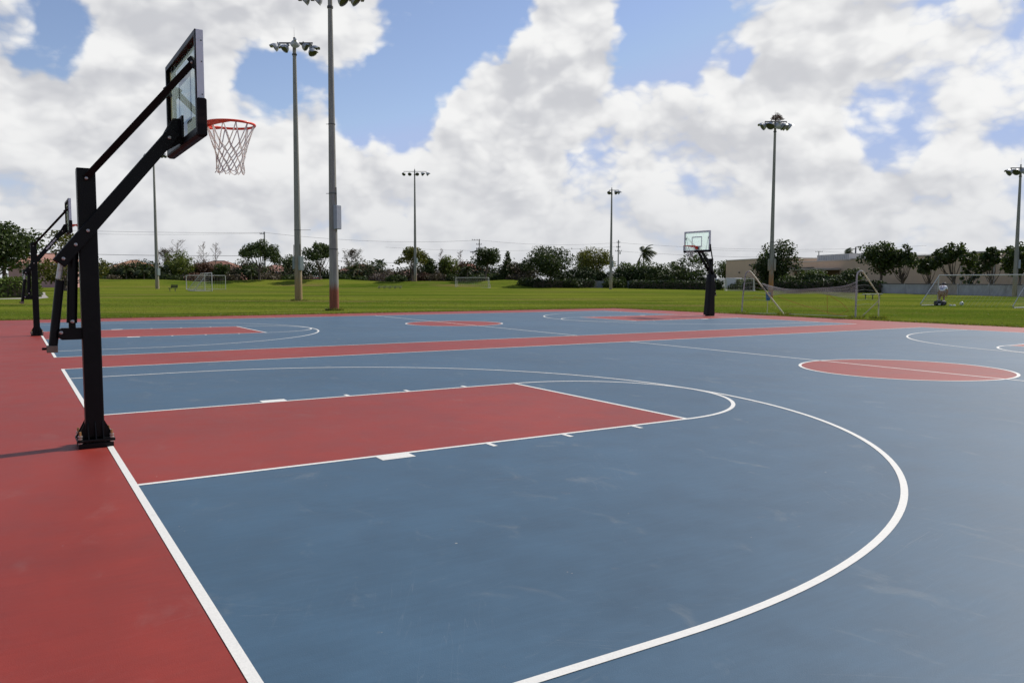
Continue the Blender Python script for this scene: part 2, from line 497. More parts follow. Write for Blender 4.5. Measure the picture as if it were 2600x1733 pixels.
m, n = material('backboard_glass')
co = n.n('ShaderNodeTexCoord').outputs['Object']
film = n.remap(n.noise(co, 2.5, 5.0, 0.6), 0.3, 0.8, 0.30, 0.46)
tr = n.n('ShaderNodeBsdfTransparent', {'Color': (0.90, 0.965, 0.955, 1)})
df = n.n('ShaderNodeBsdfTranslucent', {'Color': (0.80, 0.92, 0.90, 1)})
gl = n.n('ShaderNodeBsdfGlossy', {'Color': (1, 1, 1, 1), 'Roughness': 0.03})
m1 = n.n('ShaderNodeMixShader', {0: film})
n.link(tr.outputs[0], m1.inputs[1]); n.link(df.outputs[0], m1.inputs[2])
fr = n.n('ShaderNodeFresnel', {'IOR': 1.35})
m2 = n.n('ShaderNodeMixShader', {0: fr.outputs[0]})
n.link(m1.outputs[0], m2.inputs[1]); n.link(gl.outputs[0], m2.inputs[2])
finish(n, m2)
board_glass = m

def concrete_pole(name, stain_col, h0, h1, base=(0.29, 0.28, 0.25)):
    """spun concrete with a stain creeping up from the sprinkler side of its foot"""
    m, n = material(name)
    co = n.n('ShaderNodeTexCoord').outputs['Object']
    z = n.n('ShaderNodeSeparateXYZ', {'Vector': co}).outputs['Z']
    f = n.noise(n.v('MULTIPLY', co, (3.0, 3.0, 0.35)), 3.0, 6.0, 0.6)
    c = n.v('SCALE', base, scale=n.remap(f, 0.25, 0.75, 0.72, 1.18, smooth=False))
    c = n.v('SCALE', c, scale=n.remap(n.noise(co, 14.0, 4.0, 0.7), 0.2, 0.8, 0.9, 1.08, smooth=False))
    if stain_col:
        edge = n.m('ADD', z, n.m('MULTIPLY', n.m('SUBTRACT', n.noise(n.v('MULTIPLY', co, (6.0, 6.0, 0.8)), 2.0, 4.0, 0.6), 0.5), (h1 - h0) * 1.2))
        s = n.remap(edge, h0, h1, 0.88, 0.0)
        c = n.mix(s, c, n.v('SCALE', stain_col, scale=n.remap(f, 0.25, 0.75, 0.75, 1.25, smooth=False)))
    finish(n, n.n('ShaderNodeBsdfPrincipled', {'Base Color': c, 'Roughness': 0.85, 'Specular IOR Level': 0.25}), n.noise(co, 40.0, 4.0, 0.7), 0.01, 0.25)
    return m
conc_red = concrete_pole('concrete_pole_red_foot', (0.23, 0.055, 0.024), 1.0, 1.5)
conc_tan = concrete_pole('concrete_pole_tan_stain', (0.30, 0.20, 0.075), 0.6, 4.2)
conc_rust = concrete_pole('concrete_pole_rust_stain', (0.36, 0.15, 0.035), 1.0, 3.6)
conc_plain = concrete_pole('concrete_pole_plain', (0.30, 0.25, 0.14), 0.4, 3.5)
box_grey = plain('grey_electric_box', (0.30, 0.32, 0.36), 0.45, var=0.06, scale=3.0)
box_green = plain('weathered_electric_box', (0.24, 0.28, 0.27), 0.5, var=0.12, scale=3.0)
lamp_shell = plain('floodlight_shell', (0.42, 0.43, 0.43), 0.5, metal=0.25, var=0.2, scale=5.0, dirt=(0.12, 0.12, 0.09), dirt_amt=0.6)
lamp_lens = plain('floodlight_lens', (0.07, 0.075, 0.06), 0.25, var=0.1)
dark_steel = plain('dark_galvanised_steel', (0.085, 0.085, 0.085), 0.55, metal=0.3, var=0.25, scale=8.0)
twigs_mat = plain('nest_twigs', (0.13, 0.065, 0.038), 0.95, var=0.4, scale=9.0)
white_tube = plain('white_goal_tube', (0.52, 0.51, 0.48), 0.45, var=0.12, scale=3.0, dirt=(0.35, 0.27, 0.16), dirt_amt=0.5)
rust_tube = plain('flaking_goal_tube', (0.62, 0.55, 0.38), 0.55, var=0.25, scale=6.0, dirt=(0.09, 0.07, 0.05), dirt_amt=0.8)
chip_tube = plain('chipped_goal_post', (0.40, 0.38, 0.36), 0.6, var=0.2, scale=20.0, dirt=(0.03, 0.028, 0.03), dirt_amt=1.0)
net_white = plain('goal_net_cord', (0.50, 0.49, 0.47), 0.9, var=0.1)
net_black = plain('grey_net_webbing', (0.30, 0.29, 0.29), 0.9, var=0.25)
rope_orange = plain('orange_rope', (0.45, 0.16, 0.05), 0.9, var=0.2)
bench_green = plain('dark_bench_slats', (0.020, 0.030, 0.026), 0.5, var=0.2)
bench_grey = plain('grey_bench_slats', (0.30, 0.32, 0.33), 0.5, var=0.1)

# ================================================================== the ground
def smooth01(t):
    t = np.clip(t, 0.0, 1.0)
    return t * t * (3 - 2 * t)
def ground_z(x, y):
    """flat playing field with a grass bank along its far side that dies out towards the east"""
    x, y = np.asarray(x, float), np.asarray(y, float)
    u = x * 0.530 + y * 0.848
    v = x * 0.848 - y * 0.530
    side = 1.0 - smooth01((v - 3.0) / 13.0)
    front = 156.0 + 2.5 * np.sin(v * 0.11)
    crest = 1.50 + 0.22 * np.sin(v * 0.13 + 0.6) + 0.12 * np.sin(v * 0.31)
    rise = smooth01((u - front) / 17.0)
    fall = smooth01((u - 176.0) / 12.0)
    return -0.02 + side * crest * (rise - 0.62 * fall)
us = np.concatenate([np.linspace(-80, 140, 23), np.linspace(142, 200, 59), np.linspace(206, 1600, 24)])
vs_ = np.concatenate([np.linspace(-1500, -130, 15), np.linspace(-120, 120, 121), np.linspace(130, 1500, 15)])
U, V = np.meshgrid(us, vs_, indexing='ij')
GX, GY = U * 0.530 + V * 0.848, U * 0.848 - V * 0.530
GZ = ground_z(GX, GY)
nu, nv = U.shape
gm = MB()
gm.v = list(zip(GX.ravel().tolist(), GY.ravel().tolist(), GZ.ravel().tolist()))
gm.f = [(i * nv + j, i * nv + j + 1, (i + 1) * nv + j + 1, (i + 1) * nv + j) for i in range(nu - 1) for j in range(nv - 1)]
ground = tag(gm.build('ground', grass_mat, smooth=True), 'flat mown grass field with a low grass bank at its far side', kind='structure')

# ================================================================== the two courts
HW, LEN, GAP, FTL, KEY, R3, HX3, RC, LW = 7.382, 25.316, 2.403, 5.655, 1.829, 5.835, 1.66, 1.74, 0.05
YB = 2 * HW + GAP
slab = MB().box((11.1, 7.55, -0.15), (34.3, 39.3, 0.30)).build('court_slab', red_paint, bevel=0.01)
tag(slab, 'brick red acrylic surround under both blue courts', kind='structure')
def ring(mb, cx, cy, r0, r1, a0, a1, z, n=72):
    vs, fs = [], []
    for i in range(n + 1):
        a = a0 + (a1 - a0) * i / n
        vs += [(cx + r0 * math.cos(a), cy + r0 * math.sin(a), z), (cx + r1 * math.cos(a), cy + r1 * math.sin(a), z)]
    for i in range(n):
        fs.append((2 * i, 2 * i + 1, 2 * i + 3, 2 * i + 2))
    return mb.add(vs, fs)
def rect(mb, x0, x1, y0, y1, z):
    return mb.sheet([(x0, y0), (x1, y0), (x1, y1), (x0, y1)], z)
Z1, Z2, Z3 = 0.0012, 0.0024, 0.0036
def paint_court(cy, half_x, label):
    fld = rect(MB(), 0.02, LEN - 0.02, cy - HW + 0.02, cy + HW - 0.02, Z1).build('blue_court', blue_paint, slab)
    fld['label'] = label
    disc = MB()
    disc.sheet([(half_x + (RC - 0.02) * math.cos(a), cy + (RC - 0.02) * math.sin(a)) for a in np.linspace(0, 2 * math.pi, 72, endpoint=False)], Z2)
    disc.build('centre_circle', red_paint, slab)
    for s in (0, 1):
        X = (lambda x: x) if s == 0 else (lambda x: LEN - x)
        a, b = sorted((X(0.03), X(FTL - 0.02)))
        rect(MB(), a, b, cy - KEY + 0.02, cy + KEY - 0.02, Z2).build('key_area', red_paint, slab)
    def line(mb, name):
        return mb.build(name, line_paint, slab)
    line(rect(MB(), 0, LW, cy - HW, cy + HW, Z3), 'baseline')
    line(rect(MB(), LEN - LW, LEN, cy - HW, cy + HW, Z3), 'baseline')
    line(rect(MB(), LW, LEN - LW, cy - HW, cy - HW + LW, Z3), 'sideline')
    line(rect(MB(), LW, LEN - LW, cy + HW - LW, cy + HW, Z3), 'sideline')
    line(rect(MB(), half_x - LW / 2, half_x + LW / 2, cy - HW + LW, cy + HW - LW, Z3), 'halfway_line')
    line(ring(MB(), half_x, cy, RC - LW, RC, 0, 2 * math.pi, Z3 + 0.0008), 'centre_ring')
    for s in (0, 1):
        X = (lambda x: x) if s == 0 else (lambda x: LEN - x)
        def rc(mb, x0, x1, y0, y1, z=Z3):
            x0, x1 = sorted((X(x0), X(x1)))
            return rect(mb, x0, x1, cy + y0, cy + y1, z)
        line(rc(MB(), LW, FTL, KEY - LW, KEY), 'lane_line')
        line(rc(MB(), LW, FTL, -KEY, -KEY + LW), 'lane_line')
        line(rc(MB(), FTL - LW, FTL, -KEY + LW, KEY - LW), 'free_throw_line')
        a0 = -math.pi / 2 if s == 0 else math.pi / 2
        line(ring(MB(), X(FTL), cy, KEY - LW, KEY, a0, a0 + math.pi, Z3), 'free_throw_arc')
        arc = MB()
        rc(arc, LW, HX3, R3 - LW, R3, Z3 + 0.0008)
        rc(arc, LW, HX3, -R3, -R3 + LW, Z3 + 0.0008)
        ring(arc, X(HX3), cy, R3 - LW, R3, a0, a0 + math.pi, Z3 + 0.0008, 120)
        line(arc, 'three_point_line')
        for sd in (-1, 1):
            for x0, x1, d in ((1.93, 2.24, 0.155), (3.03, 3.08, 0.14), (3.90, 3.95, 0.14), (4.80, 4.85, 0.14)):
                y0, y1 = sorted((sd * (KEY + 0.001), sd * (KEY + d)))
                line(rc(MB(), x0, x1, y0, y1), 'lane_mark')
paint_court(0.0, LEN / 2 - 0.09, 'scuffed slate blue playing surface of the nearer court')
paint_court(YB, LEN / 2 + 0.10, 'slate blue playing surface of the farther court')

# ================================================================== basketball hoops
def arc_pts(c, r, a0, a1, n, z):
    return [(c[0] + r * math.cos(a0 + (a1 - a0) * i / n), c[1] + r * math.sin(a0 + (a1 - a0) * i / n), z) for i in range(n + 1)]

def make_hoop(x, y, rz, label, padded=False, lettering=False, seed=1):
    rng = random.Random(seed)
    t = thing('basketball_hoop', label, 'basketball hoop', (x, y, 0.0), rz, 'basketball hoops')
    P = -0.085                                    # pole centre, baseline outer edge is x = 0
    # foot: two plates with anchor rods and gussets
    MB().box((P, 0, 0.022), (0.285, 0.285, 0.044)).build('ground_plate', black_steel, t, bevel=0.004)
    MB().box((P, 0, 0.068), (0.31, 0.31, 0.022)).build('base_plate', black_steel, t, bevel=0.004)
    for sx in (-1, 1):
        for sy in (-1, 1):
            c = (P + sx * 0.128, sy * 0.128)
            rod = MB().cyl((c[0], c[1], 0.020), (c[0], c[1], 0.155), 0.010, n=8)
            rod = rod.build('anchor_rod', brass_rod, t, smooth=True)
            for z in (0.0505, 0.091, 0.113):
                MB().cyl((c[0], c[1], z - 0.0062), (c[0], c[1], z + 0.0062), 0.020, n=6).build('nut', bolt_zinc, rod)
    for ax in (0, 1):
        for sg in (-1, 1):
            for off in (-0.06, 0.0, 0.06) if ax else (-0.06, 0.06):
                g = MB()
                g.prism([(0.0, 0.079), (0.075, 0.079), (0.070, 0.095), (0.0, 0.235)], -0.005, 0.005)
                rot = Matrix.Rotation({(0, 1): 0, (0, -1): math.pi, (1, 1): math.pi / 2, (1, -1): -math.pi / 2}[(ax, sg)], 4, 'Z')
                base = Vector((P + (sg * 0.078 if ax == 0 else off), sg * 0.078 if ax == 1 else off, 0))
                g.v = [tuple(base + (rot @ Vector(p))) for p in g.v]
                g.build('gusset', black_steel, t)
    MB().box((P, 0, 0.079 + 1.2175), (0.152, 0.152, 2.435)).build('pole', black_steel, t, bevel=0.012, seg=3)
    MB().box((P, 0, 2.517), (0.150, 0.150, 0.006)).build('pole_cap', black_steel, t, bevel=0.002)
    # main arm: two flat tubes either side of the pole, bolted through it and running on behind
    A0, A1 = Vector((-0.325, 0, 1.668)), Vector((0.660, 0, 2.905))
    d = (A1 - A0).normalized()
    for sy in (-1, 1):
        MB().bar(A0 + Vector((0, sy * 0.107, 0)), A1 + Vector((0, sy * 0.107, 0)), 0.052, 0.112, (-d.z, 0, d.x)).build('main_arm', black_steel, t, bevel=0.006)
    def bolt(px, pz, w=0.145, r=0.017):
        b = MB().cyl((px, -w, pz), (px, w, pz), 0.012, n=8)
        for sy in (-1, 1):
            b.lathe([(r, 0), (r, 0.006), (r * 0.8, 0.014), (0.001, 0.018)], 10,
                    Matrix.Translation((px, sy * (w - 0.008), pz)) @ Matrix.Rotation(-sy * math.pi / 2, 4, 'X'))
        b.build('bolt', bolt_zinc, t, smooth=True)
    def on_arm(x_):
        return A0.z + (x_ - A0.x) * d.z / d.x
    for bx_ in (-0.092, -0.192, -0.292):
        bolt(bx_, on_arm(bx_))
    bolt(0.61, on_arm(0.61))
    # upper arms spread like a V to the top corners of the board
    for sy in (-1, 1):
        a, b = Vector((-0.088, sy * 0.098, 2.435)), Vector((0.735, sy * 0.655, 3.425))
        MB().bar(a, b, 0.030, 0.056, (-d.z, 0, d.x)).build('upper_arm', black_steel, t, bevel=0.004)
        k = MB()
        k.bar(b - (b - a).normalized() * 0.02, (0.752, sy * 0.675, 3.44), 0.040, 0.11)
        k.build('arm_bracket', black_steel, t, bevel=0.004)
        e = MB()
        e.lathe([(0.014, 0), (0.014, 0.008), (0.001, 0.014)], 10, Matrix.Translation((0.725, sy * 0.672, 3.425)) @ Matrix.Rotation(-sy * math.pi / 2, 4, 'X'))
        e.build('bolt', bolt_zinc, t)
    bolt(-0.088, 2.425, 0.120, 0.015)
    # spring cylinder, crank tube and their bracket behind the pole
    MB().prism([(P - 0.070, 0.985), (-0.325, 0.985), (-0.352, 1.010), (-0.352, 1.065), (-0.325, 1.090), (P - 0.070, 1.090)], -0.042, 0.042).build('crank_bracket', black_steel, t, bevel=0.004)
    MB().tube([(-0.238, 0, 1.135), (-0.205, 0, on_arm(-0.205) - 0.01)], 0.043, 16).build('spring_cylinder', black_steel, t, smooth=True)
    MB().box((-0.236, 0, 1.115), (0.055, 0.05, 0.09)).build('cylinder_clevis', black_steel, t, bevel=0.004)
    MB().tube([(-0.300, 0, on_arm(-0.30)), (-0.330, 0, 1.530)], 0.024, 12).build('crank_screw', bolt_zinc, t, smooth=True)
    MB().tube([(-0.318, 0, 1.520), (-0.392, 0, 0.935)], 0.037, 16).build('crank_tube', black_steel, t, smooth=True)
    bolt(-0.328, 1.052, 0.058, 0.018)
    bolt(-0.235, 1.150, 0.058, 0.018)
    MB().box((-0.400, 0, 0.905), (0.088, 0.075, 0.062)).build('crank_gearbox', crank_box, t, bevel=0.005)
    MB().cyl((-0.440, 0, 0.908), (-0.480, 0, 0.908), 0.011, n=8).build('crank_socket', black_steel, t, smooth=True)
    # board: aluminium frame, glass, painted target and padding along the lower edge
    BX, HB, B0, B1 = 0.775, 0.762, 2.815, 3.692
    fr_ = MB()
    for sy in (-1, 1):
        fr_.box((BX, sy * (HB - 0.008), (B0 + B1) / 2), (0.062, 0.016, B1 - B0))
    for z, s in ((B0 + 0.008, 1), (B1 - 0.008, -1)):
        fr_.box((BX, 0, z), (0.062, 2 * HB - 0.034, 0.016))
    frame = fr_.build('board_frame', alu, t, bevel=0.002)
    for sy in (-1, 1):
        MB().box((BX - 0.036, sy * (HB - 0.022), (B0 + B1) / 2), (0.008, 0.044, B1 - B0)).build('back_flange', black_steel, t)
    for z, s in ((B0 + 0.008, 1), (B1 - 0.008, -1)):
        MB().box((BX - 0.036, 0, z + s * 0.014), (0.008, 2 * HB - 0.090, 0.044)).build('back_flange', black_steel, t)
    for sy in (-1, 1):  # black strips added to hide red bounce light on the inner frame faces
        MB().box((BX - 0.0135, sy * (HB - 0.0185), (B0 + B1) / 2), (0.034, 0.003, B1 - B0 - 0.040)).build('bounce_cover_strip', black_steel, frame)
    for z in (B0 + 0.0185, B1 - 0.0185):
        MB().box((BX - 0.0135, 0, z), (0.034, 2 * HB - 0.044, 0.003)).build('bounce_cover_strip', black_steel, frame)
    for z in (2.93, 3.14, 3.42, 3.60):
        for sy in (-1, 1):
            MB().cyl((BX + 0.012, sy * (HB - 0.001), z), (BX + 0.012, sy * (HB + 0.003), z), 0.006, n=8).build('screw', dark_steel, frame)
    glass = MB().box((BX + 0.012, 0, (B0 + B1) / 2), (0.012, 2 * HB - 0.036, B1 - B0 - 0.036)).build('board_glass', board_glass, t)
    tg = MB()
    gx = BX + 0.0195
    for (y0, y1, z0, z1) in ((-0.305, 0.305, 3.410, 3.455), (-0.305, -0.260, 3.0, 3.410), (0.260, 0.305, 3.0, 3.410), (-0.260, 0.260, 3.0, 3.045)):
        tg.box((gx, (y0 + y1) / 2, (z0 + z1) / 2), (0.002, y1 - y0, z1 - z0))
    tg.build('target_square', target_paint, glass)
    bd = MB()
    for sy in (-1, 1):
        bd.box((gx, sy * (HB - 0.041), (B0 + B1) / 2), (0.002, 0.045, B1 - B0 - 0.04))
    for z in (B0 + 0.041, B1 - 0.041):
        bd.box((gx, 0, z), (0.002, 2 * HB - 0.130, 0.045))
    bd.build('white_border', target_paint, glass)
    for sy in (-1, 1):
        MB().box((BX, sy * (HB - 0.068), (B0 + B1) / 2), (0.010, 0.010, B1 - B0 - 0.12)).build('edge_seal', gasket, glass)
    for sy in (-1, 1):
        MB().prism([(BX - 0.040, 2.785), (BX + 0.042, 2.785), (BX + 0.042, 3.095), (BX + 0.030, 3.105), (BX - 0.030, 3.105), (BX - 0.040, 3.095)],
                   sy * (HB + 0.003), sy * (HB + 0.034)).build('edge_pad', black_foam, t, bevel=0.008)
    bp = MB()
    n_ = 28
    prof = [(-0.046, 2.812), (-0.046, 2.790), (-0.022, 2.772), (0.022, 2.772), (0.046, 2.790), (0.046, 2.862), (0.033, 2.862), (0.033, 2.812)]
    bp.prism([(BX + a, z) for a, z in prof], -HB - 0.002, HB + 0.002)
    bp.build('bottom_pad', black_foam, t, bevel=0.006)
    # mounting block, neck and rim
    for sy in (-1, 1):
        MB().prism([(0.575, on_arm(0.575) - 0.075), (0.742, 2.832), (0.742, 3.035), (0.655, 3.035), (0.575, on_arm(0.575) + 0.085)], sy * 0.068, sy * 0.080).build('mounting_plate', black_steel, t)
    MB().box((0.728, 0, 2.955), (0.022, 0.300, 0.205)).build('mounting_block', black_steel, t, bevel=0.004)
    RX, RZ, RR = 1.195, 3.045, 0.2286
    rim = MB().tube([(RX + RR * math.cos(a), RR * math.sin(a), RZ) for a in np.linspace(0, 2 * math.pi, 64, endpoint=False)], 0.0125, 10, closed=True).build('rim', orange_rim, t, smooth=True)
    nk = MB()
    nk.prism([(BX + 0.021, 2.915), (BX + 0.034, 2.915), (BX + 0.034, 3.050), (BX + 0.021, 3.050)], -0.075, 0.075)
    nk.prism([(BX + 0.034, 2.955), (0.90, 2.985), (0.975, 3.032), (0.975, 3.046), (BX + 0.034, 3.046)], -0.062, 0.062)
    nk.build('rim_neck', orange_rim, rim, bevel=0.004)
    for sy in (-1, 1):       # flat braces under the rim, widest at the neck
        br = MB()
        top, bot = [], []
        for i in range(13):
            a = math.pi - sy * (0.25 + 1.15 * i / 12)
            px, py = RX + (RR + 0.006) * math.cos(a), (RR + 0.006) * math.sin(a)
            top.append((px, py, RZ + 0.004)); bot.append((px, py, RZ - 0.010 - 0.048 * (1 - i / 12) ** 0.8))
        k = len(br.v)
        br.v += top + bot
        br.f += [(k + i, k + i + 1, k + 14 + i, k + 13 + i) for i in range(12)]
        # strut from the neck to the rim
        MB().bar((0.93, sy * 0.055, 3.020), (RX + RR * math.cos(math.pi - 0.95), sy * RR * math.sin(0.95), RZ - 0.012), 0.012, 0.030).build('rim_strut', orange_rim, rim)
        bo = br.build('rim_brace', orange_rim, rim)
        so = bo.modifiers.new('plate', 'SOLIDIFY'); so.thickness = 0.005
    # net: long loops from the rim, then four rows of diamonds and hanging ends
    net = MB()
    K = 12
    lev = [(0.0, RR - 0.002), (-0.165, 0.172), (-0.235, 0.150), (-0.300, 0.134), (-0.362, 0.124), (-0.425, 0.126)]
    nodes = []
    for L, (dz, r) in enumerate(lev):
        row = []
        for k in range(K):
            a = 2 * math.pi * (k + 0.5 * (L % 2)) / K + rng.uniform(-0.05, 0.05) * (L > 0)
            rr = r * (1 + rng.uniform(-0.06, 0.06) * (L > 0))
            row.append(Vector((RX + rr * math.cos(a) - 0.012 * (L > 0) * L / 5, rr * math.sin(a), RZ - 0.008 + dz + rng.uniform(-0.010, 0.010) * (L > 0))))
        nodes.append(row)
    def cord(p, q, sag):
        mid = (p + q) / 2 + Vector((0, 0, -sag)) + Vector((rng.uniform(-1, 1), rng.uniform(-1, 1), 0)) * 0.004
        net.tube([p, p * 0.75 + q * 0.25 + (mid - (p + q) / 2) * 0.8, mid, p * 0.25 + q * 0.75 + (mid - (p + q) / 2) * 0.8, q], 0.0056, 5)
    for L in range(len(lev) - 1):
        for k in range(K):
            p = nodes[L][k]
            for dk in (0, 1):
                kk = (k + dk - (1 - L % 2)) % K
                cord(p, nodes[L + 1][kk], 0.004)
    for L in range(1, len(lev)):
        for p in nodes[L]:
            net.box(tuple(p), (0.010, 0.010, 0.010), rng.uniform(0, 1))
    for k in range(K):       # frayed loops at the bottom
        p, q = nodes[-1][k], nodes[-1][(k + 1) % K]
        mid = (p + q) / 2 + Vector((rng.uniform(-0.01, 0.01), rng.uniform(-0.01, 0.01), -0.035 + rng.uniform(-0.012, 0.012)))
        net.tube([p, p * 0.6 + mid * 0.4 + Vector((0, 0, -0.012)), mid, q * 0.6 + mid * 0.4 + Vector((0, 0, -0.012)), q], 0.0042, 5)
        e = p + Vector((rng.uniform(-0.02, 0.02), rng.uniform(-0.02, 0.02), -0.04))
        net.tube([p, (p + e) / 2 + Vector((0.008, 0, 0)), e], 0.0042, 5)
    for p in nodes[0]:
        net.tube([p + Vector((0, 0, 0.02)), p + Vector((0, 0.004, 0.004)), p + Vector((0, 0, -0.014))], 0.0055, 5)
    net.build('net', net_cord, rim, smooth=True)
    if lettering:            # worn white lettering on the near arm, too small to read
        lt = MB()
        s = 0.50
        side = A0 + d * 0.0
        for i, w in enumerate((0.030, 0.026, 0.030, 0.022, 0.030, 0.028, 0.024, 0.032, 0.022, 0.028)):
            c = A0 + d * (0.86 + 0.040 * i)
            lt.bar(c + Vector((0, -0.1335, 0)), c + d * w + Vector((0, -0.1335, 0)), 0.001, 0.044 if i % 3 else 0.034, (-d.z, 0, d.x))
        lt.build('lettering', target_paint, t)
    if padded:
        pd = MB()
        rings = []
        for z, f_, b_, w_ in ((0.05, 0.29, 0.15, 0.175), (0.35, 0.262, 0.142, 0.170), (0.9, 0.215, 0.135, 0.162), (1.45, 0.178, 0.125, 0.155), (1.78, 0.15, 0.118, 0.145), (1.82, 0.135, 0.11, 0.135)):
            rings.append([(P + f_, -w_ * 0.62, z), (P + f_, w_ * 0.62, z), (P + f_ * 0.72, w_, z), (P - b_ * 0.8, w_, z), (P - b_, w_ * 0.8, z), (P - b_, -w_ * 0.8, z), (P - b_ * 0.8, -w_, z), (P + f_ * 0.72, -w_, z)])
        vs = [q for r_ in rings for q in r_]
        fs = [(i * 8 + k, i * 8 + (k + 1) % 8, (i + 1) * 8 + (k + 1) % 8, (i + 1) * 8 + k) for i in range(5) for k in range(8)]
        fs += [tuple(range(7, -1, -1)), tuple(40 + k for k in range(8))]
        pd.add(vs, fs)
        pad = pd.build('pole_pad', black_vinyl, t, smooth=True, bevel=0.01)
        for z in (0.45, 1.0, 1.5):
            MB().box((P - 0.150, 0, z), (0.012, 0.26, 0.05)).build('pad_strap', black_steel, pad)
    return t
make_hoop(0.0, 0.0, 0.0, 'tall black adjustable hoop nearest the camera with glass board and orange rim', seed=4)
make_hoop(0.0, YB, 0.0, 'black adjustable hoop on the farther court, seen edge-on behind the nearest hoop', lettering=True, seed=9)
make_hoop(LEN + 0.22, YB + 0.16, math.pi, 'black hoop with a padded pole facing the camera at the far end', padded=True, seed=14)

# ================================================================== sports lighting poles
def flood(M):
    """bell-shaped floodlight, opening along local +Z"""
    b = MB()
    b.lathe([(0.001, -0.34), (0.075, -0.335), (0.085, -0.20), (0.120, -0.17), (0.200, -0.10), (0.262, 0.0), (0.285, 0.10), (0.300, 0.12), (0.285, 0.125), (0.270, 0.08)], 14, M)
    # visor over the upper half
    vs, fs = [], []
    for i in range(9):
        a = math.pi * (0.12 + 0.76 * i / 8)
        for r_, z in ((0.292, 0.11), (0.310, 0.27)):
            vs.append(M @ Vector((r_ * math.cos(a), r_ * math.sin(a), z if 0 < i < 8 else 0.16)))
    fs = [(2 * i, 2 * i + 1, 2 * i + 3, 2 * i + 2) for i in range(8)]
    b.add(vs, fs)
    return b

def light_pole(x, y, h, r0, r1, mat, label, lamps, boxes=(), rods=(), arms=(), nest=False, spike=0.7, ls=1.15):
    t = thing('light_pole', label, 'light pole', (x, y, -0.05), 0.0, 'sports field light poles')
    h += 0.05
    sh = MB()
    n = 20
    sh.tube([(0, 0, h * k / 8) for k in range(9)], [r0 + (r1 - r0) * k / 8 for k in range(9)], n)
    sh.build('shaft', mat, t, smooth=True)
    MB().cyl((0, 0, h), (0, 0, h + 0.28), r1 * 0.55, r1 * 0.6, 12).build('pole_cap', dark_steel, t, smooth=True)
    if spike:
        MB().cyl((0, 0, h + 0.28), (0, 0, h + 0.28 + spike), 0.012, 0.004, 6).build('lightning_rod', dark_steel, t)
    for (ang, l0, l1, z) in arms:
        c, s = math.cos(ang), math.sin(ang)
        MB().bar((c * l0, s * l0, h + z), (c * l1, s * l1, h + z), 0.09, 0.09).build('crossarm', dark_steel, t)
    MB().lathe([(r1 * 1.02, h - 1.02), (r1 * 1.45, h - 1.0), (r1 * 1.45, h - 0.90), (r1 * 1.02, h - 0.88)], 12).build('collar', dark_steel, t, smooth=True)
    for (lx, ly, lz, yaw, tilt) in lamps:
        aim = Vector((math.cos(yaw) * math.cos(tilt), math.sin(yaw) * math.cos(tilt), -math.sin(tilt)))
        right = Vector((-math.sin(yaw), math.cos(yaw), 0))
        upv = aim.cross(right) * -1
        if upv.z < 0: upv = -upv
        rt_ = upv.cross(aim)
        c = Vector((lx, ly, h + lz))
        M = Matrix(((rt_.x, upv.x, aim.x, c.x), (rt_.y, upv.y, aim.y, c.y), (rt_.z, upv.z, aim.z, c.z), (0, 0, 0, 1))) @ Matrix.Scale(ls, 4)
        lamp = flood(M).build('floodlight', lamp_shell, t, smooth=True)
        MB().lathe([(0.001, 0.075), (0.275, 0.075), (0.275, 0.07)], 14, M).build('lens', lamp_lens, lamp)
        k = MB()
        back = c - aim * 0.24
        k.bar(back, (lx - math.cos(yaw) * 0.12, ly - math.sin(yaw) * 0.12, h + lz + 0.34), 0.05, 0.07)
        k.build('lamp_bracket', dark_steel, lamp)
    for (ang, z0, z1, w, dpt, m_) in boxes:
        rr = r0 + (r1 - r0) * (z0 / h)
        bx_ = MB()
        c, s = math.cos(ang), math.sin(ang)
        o = rr + dpt / 2 - 0.02
        bx_.box((c * o, s * o, (z0 + z1) / 2), (dpt, w, z1 - z0), ang)
        b_ = bx_.build('electrical_box', m_, t, bevel=0.012)
        l = MB().box((c * (rr + dpt - 0.012), s * (rr + dpt - 0.012), (z0 + z1) / 2), (0.016, w * 0.94, (z1 - z0) * 0.97), ang)
        l.build('box_door', m_, b_, bevel=0.004)
        MB().cyl((c * (rr + 0.03), s * (rr + 0.03), z1), (c * (rr + 0.02), s * (rr + 0.02), z1 + 0.9), 0.03, n=8).build('conduit', dark_steel, t)
    for (ang, z, ln) in rods:
        rr = r0 + (r1 - r0) * (z / h)
        c, s = math.cos(ang), math.sin(ang)
        b_ = MB()
        b_.lathe([(rr + 0.004, z - 0.02), (rr + 0.016, z - 0.018), (rr + 0.016, z + 0.018), (rr + 0.004, z + 0.02)], 20)
        if ln:
            b_.cyl((c * rr, s * rr, z), (c * (rr + ln), s * (rr + ln), z), 0.012, n=6)
        b_.build('strap', dark_steel, t)
    if nest:
        rng = random.Random(5)
        nb = MB()
        for i in range(240):
            a = rng.uniform(0, 2 * math.pi); r_ = 0.55 * math.sqrt(rng.random()); z = h + 0.12 + 0.62 * (1 - (r_ / 0.6) ** 2) * rng.random()
            p = Vector((r_ * math.cos(a) + 0.16, r_ * math.sin(a) - 0.10, z))
            q = Vector((rng.uniform(-1, 1), rng.uniform(-1, 1), rng.uniform(-0.35, 0.5))).normalized() * rng.uniform(0.15, 0.42)
            nb.tube([p - q / 2, p + q / 2], 0.014, 4)
        nn = nb.build('bird_nest', twigs_mat)
        nn.location = (x, y, -0.05)
        tag(nn, 'brown twig bird nest on top of the lamp cluster', 'nest')
    return t
VR = R(-32)       # direction across the view from the courts, used for crossarms
def row_lamps(offs, ang, z, yaw, tilt):
    return [(o * math.cos(ang), o * math.sin(ang), z, yaw + dy, tilt) for o, dy in offs]
